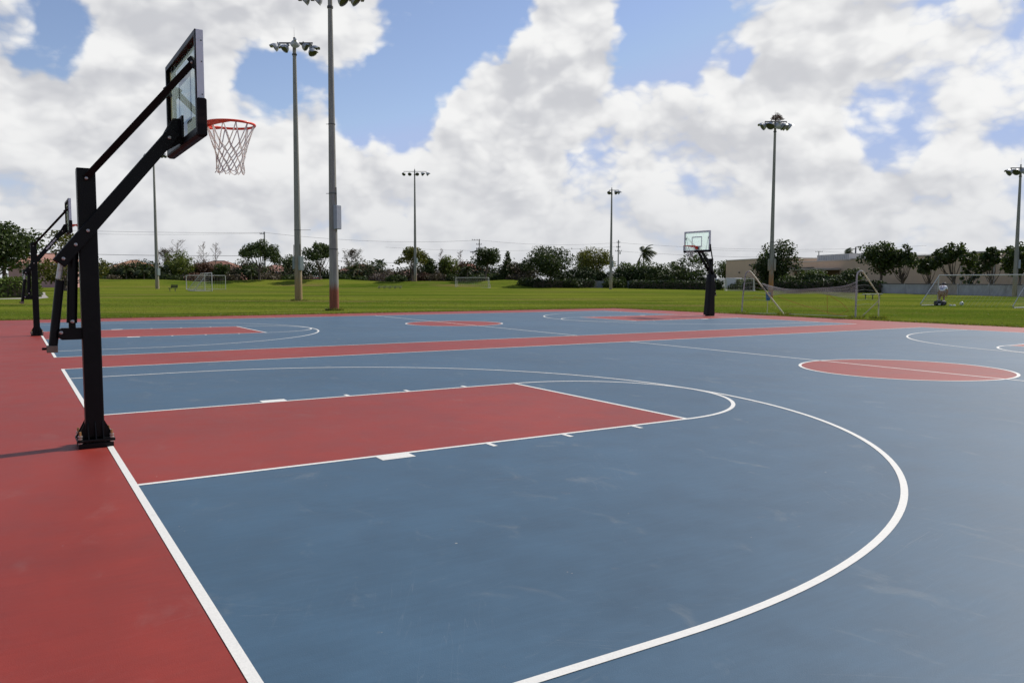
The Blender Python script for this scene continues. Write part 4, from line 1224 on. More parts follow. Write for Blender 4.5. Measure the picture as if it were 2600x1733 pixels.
def make_tree(x, y, ztop, W, style, col, label, seed, group):
    rng = np.random.default_rng(seed)
    z0 = float(ground_z(x, y))
    H = max(ztop - z0, 1.0)
    t = thing('tree', label, 'tree', (x, y, z0 - 0.05), rng.uniform(0, 6.28) if style != 'leaning' else R(-32), group)
    R_ = W * (0.64 if style in ('dense', 'round', 'low', 'leaning') else 0.60)
    tr = MB()
    tr_r = 0.017 * H + 0.013 * W
    blobs = []
    ctr_off = np.zeros(3)
    if style in ('dense', 'round', 'low', 'leaning', 'cone'):
        base = {'dense': 0.10, 'round': 0.26, 'low': 0.10, 'leaning': 0.30, 'cone': 0.12}[style] * H
        cz, rz_ = (base + H) / 2, (H - base) / 2
        if style == 'leaning':
            ctr_off = np.array([0.16 * W, 0, 0])
        nb = 40 if style != 'cone' else 24
        for i in range(nb):
            d = unit(rng, 1)[0]
            q = rng.random() ** 0.45
            if style == 'cone':
                f = (i + 0.5) / nb
                r_ = R_ * (1 - f) ** 0.7 * 0.75
                a = rng.uniform(0, 6.28)
                p = np.array([r_ * 0.6 * math.cos(a), r_ * 0.6 * math.sin(a), base + (H - base) * f * 0.94])
                br_ = max(0.22 * R_, r_ * 0.75)
                blobs.append((*p, br_, br_ * 0.9))
                continue
            br_ = R_ * rng.uniform(0.22, 0.36)
            p = np.array([d[0] * (R_ - br_) * q, d[1] * (R_ - br_) * q, cz + d[2] * (rz_ - br_ * 0.8) * q])
            lift = max(0.0, (p[2] - base) / max(H - base, 0.1))
            p += ctr_off * lift
            blobs.append((*p, br_, br_ * 0.8))
        top = (ctr_off[0] * 0.6, 0, base + 0.45 * (H - base))
    elif style in ('umbrella', 'open'):
        base = (0.30 if style == 'umbrella' else 0.15) * H
        cz, rz_ = base, H - base
        nb = 34 if style == 'umbrella' else 40
        for i in range(nb):
            a = rng.uniform(0, 6.28)
            q = math.sqrt(rng.random())
            br_ = R_ * (rng.uniform(0.17, 0.30) if style == 'umbrella' else rng.uniform(0.12, 0.23))
            if style == 'umbrella':
                zz = base + (H - base - br_) * (math.sqrt(max(0.0, 1 - (q * 0.92) ** 2)) * 0.85 + 0.15) * rng.uniform(0.55, 1.0)
            else:
                zz = base + (H - base - br_) * rng.uniform(0.05, 1.0) * math.sqrt(max(0.05, 1 - (q * 0.9) ** 2))
            blobs.append(((R_ - br_) * q * math.cos(a), (R_ - br_) * q * math.sin(a), zz, br_, br_ * 0.75))
        top = (0, 0, base * 0.9)
    if style in ('bare', 'twiggy'):
        # leafless: trunk with three orders of rising twigs
        limb(tr, (0, 0, 0), (0, 0, H * 0.93), tr_r * 0.55, 0.03, rng, 6, 6, 0.015)
        tips = []
        nbr = 26
        for i in range(nbr):
            f = 0.16 + 0.78 * i / nbr
            a = rng.uniform(0, 6.28)
            ln = R_ * (1.15 - 0.85 * f) * rng.uniform(0.7, 1.25)
            p = np.array([0, 0, H * f]); q = p + np.array([math.cos(a) * ln, math.sin(a) * ln, ln * rng.uniform(0.55, 1.3)])
            q[2] = min(q[2], H)
            limb(tr, p, q, 0.05, 0.02, rng, 4, 3, 0.05)
            for k in range(5):
                g = rng.uniform(0.25, 1.0)
                s = p + (q - p) * g
                e = s + np.array([rng.normal() * 0.35, rng.normal() * 0.35, rng.uniform(0.25, 0.75)]) * (0.35 + 0.10 * W)
                e[2] = min(e[2], H)
                limb(tr, s, e, 0.028, 0.012, rng, 3, 2, 0.05)
                tips += [s, e, (s + e) / 2]
        tips = np.array(tips)
        tr.build('trunk', twig_bark if style == 'bare' else bark, t)
        m_ = 420 if style == 'bare' else 2400
        ix = rng.integers(0, len(tips), m_)
        c = tips[ix] + rng.normal(size=(m_, 3)) * (0.16 if style == 'bare' else 0.28)
        f = leaf_faces(rng, c, unit(rng, m_), 0.16 if style == 'bare' else 0.26)
        quads_object('crown', LEAF[col], f, t)
        return t
    # trunk and limbs
    limb(tr, (0, 0, 0), top, tr_r, tr_r * 0.62, rng, 9, 4, 0.02)
    order = rng.permutation(len(blobs))[:14]
    for j in order:
        b = blobs[j]
        f = rng.uniform(0.55, 1.0)
        s = np.array(top) * np.array([f, f, f])
        m_ = (s + np.array(b[:3])) / 2; m_[2] = max(m_[2] - 0.06 * H, s[2] * 0.8)
        limb(tr, s, m_, tr_r * 0.45, tr_r * 0.25, rng, 5, 2, 0.05)
        limb(tr, m_, b[:3], tr_r * 0.25, 0.02, rng, 4, 2, 0.06)
    tr.build('trunk', bark, t, smooth=True)
    dens = {'dense': 70, 'round': 70, 'low': 75, 'leaning': 66, 'cone': 70, 'umbrella': 52, 'open': 32}[style]
    total = int(np.clip(dens * W * H * 1.15, 1200, 9000))
    quads_object('crown', LEAF[col], blob_leaves(rng, blobs, total, 0.40 if H > 4 else 0.30), t)
    return t

def make_bush(x, y, ztop, W, col, label, seed, group):
    rng = np.random.default_rng(seed)
    z0 = float(ground_z(x, y))
    H = max(ztop - z0, 0.8)
    t = thing('bush', label, 'bush', (x, y, z0 - 0.05), 0.0, group)
    blobs = []
    for i in range(16):
        a = rng.uniform(0, 6.28); q = math.sqrt(rng.random())
        br_ = min(W * 0.22, H * 0.38) * rng.uniform(0.75, 1.25)
        blobs.append(((W / 2 - br_ * 0.6) * q * math.cos(a), (W / 2 - br_ * 0.6) * q * math.sin(a), max(br_ * 0.6, (H - br_) * rng.random() * (1.0 - 0.35 * q)), br_, br_))
    st = MB()
    for i in range(5):
        b = blobs[i]
        limb(st, (b[0] * 0.2, b[1] * 0.2, 0), b[:3], 0.06, 0.02, rng, 4, 3)
    st.build('stem', bark, t)
    quads_object('crown', LEAF[col], blob_leaves(rng, blobs, int(np.clip(150 * W * H, 1500, 3500)), 0.36), t)
    return t

def make_palm(x, y, ztop, W, style, label, seed, group):
    rng = np.random.default_rng(seed)
    z0 = float(ground_z(x, y))
    H = max(ztop - z0, 1.5)
    t = thing('palm_tree', label, 'palm tree', (x, y, z0 - 0.05), R(-32), group)
    FL = W * (0.62 if style == 'fan' else 0.80)
    th = H - FL * (0.62 if style == 'fan' else 0.80)
    tr = MB()
    tr.tube([(0, 0, 0), (0.02 * H, 0.01 * H, th * 0.4), (0.015 * H, 0, th * 0.8), (0, 0, th)], [0.17, 0.14, 0.12, 0.13], 8)
    tr.build('trunk', palm_bark, t, smooth=True)
    faces = []
    nf = 22 if style == 'fan' else 20
    for i in range(nf):
        az = 2 * math.pi * i / nf + rng.uniform(-0.15, 0.15)
        el = rng.uniform(-0.15, 1.25) if style == 'fan' else rng.uniform(-0.5, 1.15)
        dirv = np.array([math.cos(az) * math.cos(el), math.sin(az) * math.cos(el), math.sin(el)])
        if style == 'wind':          # steady wind from the left of the view pushes the fronds over
            dirv = dirv * np.array([0.7, 0.7, 1.0]) + np.array([0.55, 0.05, 0.25]); dirv /= np.linalg.norm(dirv)
        L = FL * rng.uniform(0.8, 1.1)
        prev = np.array([0, 0, th]); pts = [prev]; d = dirv.copy()
        for k in range(9):
            d = d + np.array([0.06 if style == 'wind' else 0, 0, -0.15]); d /= np.linalg.norm(d)
            prev = prev + d * L / 9; pts.append(prev)
        pts = np.array(pts)
        for k in range(1, 10):
            p = pts[k]; tg_ = pts[k] - pts[k - 1]; tg_ /= np.linalg.norm(tg_)
            sd = np.cross(tg_, [0, 0, 1.0]); sd /= max(np.linalg.norm(sd), 1e-6)
            ll = L * 0.34 * math.sin(math.pi * min(1.0, (k + 1.2) / 11.0)) + 0.05
            for s in (-1, 1):
                tip = p + sd * s * ll * 0.85 + tg_ * ll * 0.45 - np.array([0, 0, ll * 0.38])
                w = tg_ * L * 0.055
                faces.append([p - w, p + w, (p + tip) / 2 + w * 1.1, tip])
    quads_object('crown', LEAF['palm'], np.array(faces), t)
    return t

def make_hedge(a, b, h, th, col, label, per=85, seed=1, size=0.30):
    rng = np.random.default_rng(seed)
    a, b = np.array(a, float), np.array(b, float)
    L = np.linalg.norm(b - a)
    t = thing('hedge', label, 'hedge', (a[0], a[1], float(ground_z(a[0], a[1])) - 0.05), math.atan2(b[1] - a[1], b[0] - a[0]), 'hedges')
    core = MB().box((L / 2, 0, h * 0.44), (L - 0.3, th * 0.62, h * 0.86))
    core.build('branches', MATS['bark'], t)  # solid dark box added inside the leaves to make the hedge opaque
    n = int(per * L * (h * 2 + th))
    face = rng.choice(4, n, p=np.array([h, h, th, 0.25 * h]) / (2 * h + th + 0.25 * h))
    p = np.stack([rng.uniform(0, L, n), rng.uniform(-th / 2, th / 2, n), rng.uniform(0.03, h, n)], axis=1)
    o = np.zeros((n, 3))
    p[face == 0, 1] = -th / 2; o[face == 0, 1] = -1
    p[face == 1, 1] = th / 2; o[face == 1, 1] = 1
    p[face == 2, 2] = h; o[face == 2, 2] = 1
    e = face == 3
    p[e, 0] = np.where(rng.random(e.sum()) < 0.5, 0, L); o[e, 0] = np.where(p[e, 0] > 0, 1, -1)
    wob = 0.10 * np.sin(p[:, 0] * 1.7 + seed) + 0.07 * np.sin(p[:, 0] * 4.1)
    p[:, 2] *= 1 + wob * 0.5
    p += rng.normal(size=(n, 3)) * 0.09
    p[:, 2] = np.maximum(p[:, 2], 0.02)
    quads_object('foliage', LEAF[col], leaf_faces(rng, p, o, size), t)
    return t
PLANTS = [   # kind, x, y, height of the top, width, habit, colour, description
    ('tree', -1.0, 104.2, 9.0, 7.9, 'low', 'dark', 'tall dense dark green tree behind the clipped hedge at the left edge'),
    ('tree', 6.1, 119.9, 9.0, 9.9, 'open', 'olive', 'wide olive tree with see-through branches behind the two left hoops'),
    ('tree', 19.6, 221.4, 6.1, 6.0, 'dense', 'mid', 'low rounded tree just left of the peach-roofed house'),
    ('tree', 21.8, 214.1, 5.2, 5.4, 'dense', 'mid', 'scrubby green tree in front of the peach-roofed house wall'),
    ('tree', 28.7, 205.1, 6.8, 5.9, 'dense', 'dark', 'dark tree covering the right side of the peach-roofed house'),
    ('tree', 33.6, 212.7, 9.1, 6.0, 'twiggy', 'brown', 'brown thin-leaved tree beside the tall lamp post behind the bench'),
    ('tree', 37.0, 216.4, 11.9, 7.2, 'bare', 'twig', 'tall leafless twiggy tree rising behind the yellow-green tree'),
    ('tree', 34.6, 199.0, 9.2, 7.0, 'dense', 'lime', 'yellow-green bushy tree left of the two overlapping goals'),
    ('tree', 42.3, 210.8, 11.4, 4.1, 'bare', 'twig', 'slender leafless tree, left of two thin ones above the white goal'),
    ('tree', 44.6, 207.0, 11.3, 3.4, 'bare', 'twig', 'slender leafless tree, right of two thin ones above the white goal'),
    ('tree', 40.5, 198.9, 6.8, 5.8, 'dense', 'rust', 'reddish brown bushy tree behind the white goal'),
    ('tree', 42.6, 191.7, 6.2, 4.3, 'dense', 'dark', 'dark evergreen tree in front of the pink house'),
    ('tree', 47.1, 174.7, 11.3, 9.2, 'umbrella', 'dark', 'open-crowned tree with a bare forked trunk beside the utility pole'),
    ('tree', 50.8, 196.0, 6.3, 4.9, 'dense', 'mid', 'low green tree behind the trunk of the open-crowned tree'),
    ('tree', 59.7, 194.0, 8.2, 5.6, 'dense', 'mid', 'rounded green tree peeping out left of the second lamp post'),
    ('tree', 58.5, 167.6, 11.0, 7.6, 'umbrella', 'dark', 'dark forked tree between the two nearest lamp posts'),
    ('tree', 73.6, 187.7, 9.1, 6.2, 'twiggy', 'brown', 'half-bare brownish tree right of the nearest lamp post'),
    ('tree', 76.0, 156.6, 9.9, 7.2, 'umbrella', 'olive', 'olive round-headed tree behind the lamp post with five lamps in a row'),
    ('tree', 84.1, 165.8, 7.9, 4.3, 'dense', 'mid', 'green tree leaning on the right of the olive round-headed tree'),
    ('tree', 89.0, 165.1, 8.0, 5.5, 'dense', 'lime', 'light green bushy tree behind the netted goal at mid field'),
    ('tree', 93.8, 177.4, 10.0, 2.0, 'bare', 'twig', 'thin leafless sapling sticking up above the light green tree'),
    ('tree', 96.1, 171.3, 9.3, 2.4, 'bare', 'twig', 'thin leafless tree between the light green tree and the utility pole with crossarms'),
    ('tree', 94.6, 166.3, 6.9, 3.9, 'dense', 'rust', 'reddish brown tree before a tiled roof at mid distance'),
    ('tree', 89.4, 147.1, 9.5, 6.5, 'leaning', 'dark', 'dark tree with a crown leaning over the utility pole with crossarms'),
    ('tree', 97.2, 150.5, 8.3, 4.4, 'cone', 'mid', 'pointed green tree right of the leaning dark tree'),
    ('tree', 96.5, 132.0, 9.8, 10.3, 'low', 'dark', 'largest dark spreading tree at the middle of the tree line'),
    ('tree', 115.2, 141.6, 9.8, 9.9, 'dense', 'olive', 'yellowish round tree over the orange wall panel'),
    ('tree', 117.9, 132.8, 6.4, 5.3, 'dense', 'mid', 'bushy green tree at the foot of the three-armed utility pole'),
    ('tree', 119.0, 127.4, 6.6, 7.0, 'dense', 'mid', 'bushy green tree below the tall wind-bent palm'),
    ('tree', 119.1, 122.6, 5.7, 4.3, 'dense', 'mid', 'low bushy tree between the wind-bent palm and the far hoop'),
    ('tree', 114.3, 109.1, 8.5, 10.6, 'open', 'dark', 'thin-leaved tree whose sky gaps show behind the far hoop'),
    ('tree', 148.3, 130.4, 7.6, 6.7, 'dense', 'mid', 'green tree behind the left end of the tan building'),
    ('tree', 114.7, 88.7, 9.5, 8.5, 'low', 'dark', 'round dark tree behind the lamp post with a bird nest'),
    ('tree', 118.1, 83.0, 4.1, 5.5, 'dense', 'mid', 'wide low shrubby tree before the canopy of the tan building'),
    ('tree', 113.9, 76.2, 3.1, 4.3, 'dense', 'lime', 'bright green shrubby tree under the canopy of the tan building'),
    ('tree', 115.1, 73.1, 4.2, 3.6, 'dense', 'dark', 'dark shrubby tree at the foot of the street light'),
    ('tree', 105.9, 62.2, 7.9, 6.2, 'round', 'dark', 'big round dark tree right of the street light'),
    ('tree', 107.7, 60.0, 7.2, 4.7, 'umbrella', 'dark', 'lighter-leaved tree touching the big round dark tree'),
    ('tree', 103.2, 53.3, 5.8, 2.9, 'umbrella', 'dark', 'small thin tree between two larger ones over the concrete wall'),
    ('tree', 101.0, 48.8, 7.1, 5.3, 'umbrella', 'dark', 'flat-topped dark tree above the goal crossbar'),
    ('tree', 104.8, 48.8, 5.7, 2.4, 'open', 'mid', 'sparse pale tree right of the flat-topped dark tree'),
    ('tree', 100.9, 44.1, 6.1, 3.6, 'umbrella', 'dark', 'forked tree left of the lamp post at the right edge'),
    ('tree', 100.5, 40.8, 6.5, 4.0, 'round', 'dark', 'tree at the right edge of the view behind the last lamp post'),
    ('tree', 119.1, 94.2, 4.0, 2.9, 'open', 'mid', 'small sapling against the blank tan wall'),
    ('palm', 23.8, 208.2, 5.5, 3.3, 'fan', 'palm', 'leftmost of three short palms before the peach-roofed house'),
    ('palm', 25.6, 210.5, 5.2, 2.5, 'fan', 'palm', 'middle of three short palms before the peach-roofed house'),
    ('palm', 26.9, 201.5, 4.7, 3.4, 'fan', 'palm', 'right one of three short palms before the peach-roofed house'),
    ('palm', 30.5, 196.9, 5.0, 3.0, 'fan', 'palm', 'short palm right of the tall lamp post behind the bench'),
    ('palm', 48.8, 189.0, 4.5, 2.5, 'fan', 'palm', 'short palm between the pink house and the open-crowned tree'),
    ('palm', 68.5, 173.1, 5.2, 3.3, 'fan', 'palm', 'dark short palm right of the nearest lamp post'),
    ('palm', 77.2, 185.4, 6.8, 4.0, 'fan', 'palm', 'feathery palm before the orange house, left of a pair'),
    ('palm', 82.6, 190.4, 7.2, 3.7, 'fan', 'palm', 'feathery palm above the brown shrubs, right of a pair'),
    ('palm', 91.3, 158.9, 5.1, 2.6, 'fan', 'palm', 'dark short palm beside the reddish brown tree'),
    ('palm', 115.7, 173.2, 5.4, 4.2, 'fan', 'palm', 'distant grey-green palm left of the largest dark tree'),
    ('palm', 126.3, 137.0, 10.8, 4.1, 'wind', 'palm', 'tall wind-bent palm standing clear of the trees'),
    ('palm', 156.3, 104.1, 9.3, 3.0, 'wind', 'palm', 'wind-bent palm over the roof of the tan building'),
    ('palm', 160.4, 109.8, 7.1, 2.2, 'fan', 'palm', 'palm head just showing over the tan building roof'),
    ('bush', 17.1, 205.2, 3.3, 4.6, 'b', 'dark', 'dark bush left of the short palms'),
    ('bush', 20.4, 200.8, 3.1, 3.7, 'b', 'brown', 'dry brown bush left of the short palms'),
    ('bush', 28.9, 197.8, 3.6, 4.1, 'b', 'dark', 'dark bush between the short palms and the lamp post'),
    ('bush', 31.7, 193.7, 3.4, 5.5, 'b', 'dark', 'dark bush under the yellow-green tree'),
    ('bush', 37.2, 192.7, 4.0, 5.2, 'b', 'rust', 'reddish bush behind the white goal'),
    ('bush', 44.3, 188.3, 3.8, 3.7, 'b', 'brown', 'brown bush before the pink house wall'),
    ('bush', 52.2, 183.3, 4.0, 5.6, 'b', 'brown', 'dry brown shrub right of the open-crowned tree trunk'),
    ('bush', 55.5, 178.9, 3.4, 4.6, 'b', 'mid', 'green shrub left of the second lamp post'),
    ('bush', 60.3, 180.6, 3.3, 4.1, 'b', 'brown', 'brown shrub behind the parked red car'),
    ('bush', 66.0, 172.3, 3.7, 5.1, 'b', 'mid', 'green shrub beside the nearest lamp post'),
    ('bush', 69.2, 170.4, 3.1, 3.3, 'b', 'dark', 'dark shrub left of the pair of feathery palms'),
    ('bush', 76.1, 173.1, 5.1, 6.6, 'b', 'pinkish', 'big pinkish leafless shrub right of the feathery palms'),
    ('bush', 74.4, 164.7, 3.4, 4.5, 'b', 'dark', 'clipped dark bush before the pinkish shrub'),
    ('bush', 76.8, 164.4, 3.5, 3.1, 'b', 'dark', 'dark bush left of the olive tree trunk'),
    ('bush', 82.4, 164.4, 4.3, 3.7, 'b', 'rust', 'russet shrub right of the olive tree trunk'),
    ('bush', 84.8, 161.8, 3.9, 5.5, 'b', 'brown', 'brown undergrowth below the light green tree'),
    ('bush', 88.3, 159.6, 3.7, 4.6, 'b', 'dark', 'dark undergrowth behind the netted goal'),
    ('bush', 91.8, 155.0, 3.9, 4.6, 'b', 'dark', 'dark undergrowth below the leaning dark tree'),
    ('bush', 95.2, 151.7, 3.9, 5.1, 'b', 'mid', 'green undergrowth below the pointed tree'),
    ('bush', 96.9, 145.9, 3.5, 5.3, 'b', 'brown', 'brown-green undergrowth between the pointed tree and the largest dark tree'),
    ('bush', 93.9, 136.0, 3.1, 5.0, 'b', 'dark', 'dark undergrowth at the left foot of the largest dark tree'),
    ('bush', 101.4, 131.3, 3.1, 5.9, 'b', 'dark', 'dark undergrowth at the right foot of the largest dark tree'),
    ('bush', 111.8, 129.5, 3.5, 5.2, 'b', 'mid', 'green shrub above the orange wall panel'),
    ('bush', 117.1, 116.8, 3.5, 5.7, 'b', 'dark', 'dark shrub left of the far hoop'),
    ('bush', 116.8, 107.5, 3.2, 5.5, 'b', 'dark', 'dark shrub right behind the far hoop'),
    ('bush', 114.2, 97.3, 2.8, 2.6, 'b', 'mid', 'small shrub beside the white vans'),
    ('bush', 113.5, 93.0, 3.0, 4.3, 'b', 'mid', 'green shrub left of the lamp post with a bird nest'),
    ('bush', 113.5, 84.7, 3.4, 4.8, 'b', 'mid', 'green shrub right of the lamp post with a bird nest'),
    ('bush', 107.3, 66.1, 2.7, 2.9, 'b', 'mid', 'shrub at the left end of the concrete wall'),
]
for i_, (kind, x_, y_, zt, w_, st_, col_, lb_) in enumerate(PLANTS):
    if kind == 'tree':
        make_tree(x_, y_, zt, w_, st_, col_, lb_, 100 + i_, 'trees round the field')
    elif kind == 'palm':
        make_palm(x_, y_, zt, w_, st_, lb_, 300 + i_, 'palms round the field')
    else:
        make_bush(x_, y_, zt, w_, col_, lb_, 500 + i_, 'bushes below the trees')
# low scrub that closes the line of trees: nobody could count it
def scrub_material(name, cols):
    m, n = material(name)
    co = n.n('ShaderNodeTexCoord').outputs['Object']
    rnd = n.n('ShaderNodeNewGeometry').outputs['Random Per Island']
    c = cols[0]
    for k, cc in enumerate(cols[1:]):
        f = n.remap(n.noise(n.v('ADD', co, (17.0 * k, 5.0 * k, 0.0)), 0.16, 2.0, 0.5), 0.47, 0.56)
        c = n.mix(f, c, cc)
    c = n.v('SCALE', c, scale=n.remap(rnd, 0.0, 1.0, 0.55, 1.45, smooth=False))
    b = n.n('ShaderNodeBsdfPrincipled', {'Base Color': c, 'Roughness': 0.7, 'Specular IOR Level': 0.2})
    finish(n, b)
    return m
def scrub(poly, h0, h1, th, total, mat, label, seed):
    rng = np.random.default_rng(seed)
    P = np.array(poly, float)
    seg = np.linalg.norm(np.diff(P, axis=0), axis=1); cum = np.concatenate([[0], np.cumsum(seg)])
    s = rng.uniform(0, cum[-1], total)
    x = np.interp(s, cum, P[:, 0]); y = np.interp(s, cum, P[:, 1])
    x = x + rng.normal(size=total) * th; y = y + rng.normal(size=total) * th
    z0 = ground_z(x, y)
    top = h0 + (h1 - h0) * np.clip(0.45 + 0.24 * np.sin(s * 0.43 + seed) + 0.20 * np.sin(s * 1.17 + 2 * seed) + 0.16 * np.sin(s * 2.9 + seed), 0.0, 1.0)
    z = z0 + np.maximum(0.05, (top - z0) * rng.random(total) ** 0.8)
    c = np.stack([x, y, z], axis=1)
    o = quads_object('undergrowth', mat, leaf_faces(rng, c, unit(rng, total), 0.46))
    tag(o, label, 'undergrowth', kind='stuff')
scrub([(2.0, 205.0), (18.0, 216.0), (33.0, 207.0), (46.0, 199.0), (57.0, 191.5), (68.0, 184.5), (78.0, 178.0), (90.0, 170.0), (98.0, 157.0), (100.5, 143.0)], 2.4, 7.0, 1.4, 56000,
      scrub_material('bank_scrub', ((0.055, 0.075, 0.020), (0.090, 0.066, 0.038), (0.062, 0.092, 0.022), (0.125, 0.098, 0.062), (0.036, 0.055, 0.014))),
      'tangled green and brown scrub along the top of the grass bank', 21)
scrub([(99.5, 134.5), (105.0, 136.5), (111.5, 136.0), (117.5, 129.0), (117.0, 118.0), (115.0, 110.0)], 2.6, 4.8, 1.0, 15000,
      scrub_material('hedge_scrub', ((0.030, 0.048, 0.013), (0.050, 0.072, 0.018), (0.075, 0.092, 0.022), (0.034, 0.052, 0.014))),
      'dark green scrub behind the hedges left of the far hoop', 23)
scrub([(115.5, 90.5), (113.2, 84.0), (108.0, 72.0), (104.8, 66.5)], 1.9, 2.9, 0.8, 6000,
      MATS['hedge_scrub'], 'low green scrub behind the hedge below the canopy', 27)
make_hedge((-13.0, 70.9), (1.55, 74.2), 1.62, 1.6, 'clipped', 'clipped bright green hedge at the left edge by the path', 110, 3, 0.22)
make_hedge((93.0, 133.6), (105.5, 128.7), 1.5, 1.6, 'hedge', 'dark hedge below the largest spreading tree', 45, 5)
make_hedge((107.8, 119.0), (105.8, 93.1), 1.55, 1.6, 'hedge', 'long dark hedge behind the far hoop', 45, 7)
make_hedge((112.4, 87.6), (103.0, 65.0), 1.65, 1.6, 'hedge', 'dark hedge behind the sagging net of the broken goal', 45, 9)
make_hedge((102.8, 64.6), (100.0, 58.0), 1.5, 1.4, 'hedge', 'short dark hedge at the left end of the concrete wall', 45, 11)

# ================================================================== houses beyond the bank
glass_dark = plain('window_glass', (0.045, 0.055, 0.065), 0.12, spec=0.6, var=0.1)
trim_white = plain('white_trim', (0.62, 0.60, 0.57), 0.6, var=0.06)
def house(x, y, rz, W, D, h, rh, wall_col, roof_col, label, wins):
    z0 = float(ground_z(x, y)) - 0.1
    t = thing('house', label, 'house', (x, y, z0), rz, 'houses beyond the bank')
    wm = plain('stucco', wall_col, 0.9, var=0.10, scale=0.8, bump=0.15, bscale=12.0)
    rm = plain('roof_tiles', roof_col, 0.85, var=0.22, scale=1.5, bump=0.4, bscale=5.0)
    MB().box((0, 0, h / 2), (W, D, h)).build('wall', wm, t)
    o = 0.6
    rd = W / 2 - D / 2 if W > D else 0.0
    a, b = W / 2 + o, D / 2 + o
    r_ = MB()
    r_.add([(-a, -b, h + 0.02), (a, -b, h + 0.02), (a, b, h + 0.02), (-a, b, h + 0.02), (-rd, 0, h + rh), (rd + 0.01, 0, h + rh)],
           [(0, 1, 5, 4), (1, 2, 5), (2, 3, 4, 5), (3, 0, 4), (3, 2, 1, 0)])
    roof = r_.build('roof', rm, t)
    f = MB()
    for (c_, d_) in (((0, -b, h - 0.06), (2 * a, 0.06, 0.2)), ((0, b, h - 0.06), (2 * a, 0.06, 0.2)), ((-a, 0, h - 0.06), (0.06, 2 * b - 0.1, 0.2)), ((a, 0, h - 0.06), (0.06, 2 * b - 0.1, 0.2))):
        f.box(c_, d_)
    f.build('fascia', trim_white, roof)
    cap = MB().bar((-rd, 0, h + rh + 0.02), (rd + 0.02, 0, h + rh + 0.02), 0.3, 0.16)
    for sx in (-1, 1):
        for sy in (-1, 1):
            cap.bar((sx * rd, 0, h + rh), (sx * a, sy * b, h + 0.05), 0.24, 0.12)
    cap.build('ridge_tiles', rm, roof)
    for (wx, wz, ww, wh) in wins:
        w_ = MB()
        for sx in (-1, 1):
            w_.box((wx + sx * ww / 2, -D / 2 - 0.03, wz), (0.09, 0.10, wh + 0.18))
            w_.box((wx, -D / 2 - 0.03, wz + sx * wh / 2), (ww - 0.09, 0.10, 0.09))
        win = w_.build('window', trim_white, t)
        MB().box((wx, -D / 2 - 0.012, wz), (ww - 0.09, 0.03, wh - 0.09)).build('pane', glass_dark, win)
        MB().box((wx, -D / 2 - 0.06, wz - wh / 2 - 0.11), (ww + 0.3, 0.2, 0.07)).build('sill', trim_white, win)
    return t
F = R(-32)
house(29.5, 239.0, F, 10.5, 9.0, 4.2, 2.3, (0.42, 0.25, 0.15), (0.50, 0.27, 0.16), 'house with a peach tiled hip roof above the short palms', [(-2.5, 2.6, 1.4, 1.2), (2.5, 2.6, 1.4, 1.2)])
house(47.3, 215.9, F, 13.0, 10.0, 3.9, 2.2, (0.44, 0.24, 0.20), (0.27, 0.13, 0.085), 'pink house with a brown tiled roof and one dark window', [(4.2, 2.5, 1.9, 1.3), (-1.0, 2.5, 1.6, 1.3)])
house(63.4, 217.8, F, 11.0, 9.0, 3.4, 2.0, (0.44, 0.25, 0.19), (0.36, 0.19, 0.14), 'house behind the second lamp post with a rose tiled roof', [(-2.0, 2.2, 1.5, 1.2), (2.8, 2.2, 1.5, 1.2)])
house(83.2, 205.4, F, 11.0, 9.0, 3.4, 2.0, (0.50, 0.21, 0.10), (0.36, 0.18, 0.13), 'orange-walled house behind the pair of feathery palms', [(-3.2, 2.2, 1.4, 1.2), (2.0, 2.2, 1.4, 1.2)])
house(94.6, 198.3, F, 10.0, 9.0, 2.6, 1.6, (0.40, 0.24, 0.20), (0.38, 0.20, 0.17), 'low house with a pinkish roof behind the olive tree', [(0.0, 1.7, 1.5, 1.0)])
house(110.6, 194.3, F, 12.0, 9.0, 3.8, 2.1, (0.42, 0.20, 0.13), (0.34, 0.14, 0.09), 'house with a red tiled roof left of the leaning dark tree', [(-3.0, 2.4, 1.4, 1.2), (2.6, 2.4, 1.4, 1.2)])
house(7.0, 176.5, F, 12.0, 9.0, 4.6, 2.2, (0.50, 0.30, 0.26), (0.52, 0.27, 0.19), 'pink house showing through the open olive tree at the left', [(-2.5, 2.8, 1.5, 1.3), (2.5, 2.8, 1.5, 1.3)])

# ================================================================== long tan building at the right
tan_wall = plain('tan_stucco', (0.66, 0.475, 0.32), 0.9, var=0.07, scale=0.35, bump=0.1, bscale=15.0, dirt=(0.30, 0.23, 0.16), dirt_amt=0.35)
tan_trim = plain('pale_parapet', (0.52, 0.45, 0.36), 0.85, var=0.06, scale=0.8)
brown_wall = plain('dark_brown_wall', (0.26, 0.165, 0.105), 0.9, var=0.1, scale=0.6)  # darker brown than the tan walls, also on drain pipe and rain head
ribbed = plain('ribbed_metal_screen', (0.52, 0.52, 0.51), 0.5, metal=0.15, var=0.06, scale=1.0)
t = thing('long_building', 'long low tan building with flat roof and canopy behind the right-hand trees', 'building', (92.6, 3.8, -0.05), WANG)
for (x0, x1, h_, y0) in ((0.0, 58.0, 5.5, 0.0), (58.0, 84.0, 5.4, -0.6), (84.0, 112.0, 5.3, -1.6), (112.0, 134.5, 6.3, 0.0)):
    MB().box(((x0 + x1) / 2, y0 - 9.0, h_ / 2), (x1 - x0 - 0.02, 18.0, h_)).build('wall', tan_wall, t)
    MB().box(((x0 + x1) / 2, y0 - 9.0, h_ + 0.14), (x1 - x0 + 0.02, 18.16, 0.26)).build('parapet', tan_trim, t, bevel=0.02)
for k in range(9):
    MB().box((6.0 + 6.2 * k, 0.06, 2.66), (0.30, 0.12, 5.3)).build('pilaster', tan_trim, t, bevel=0.01)
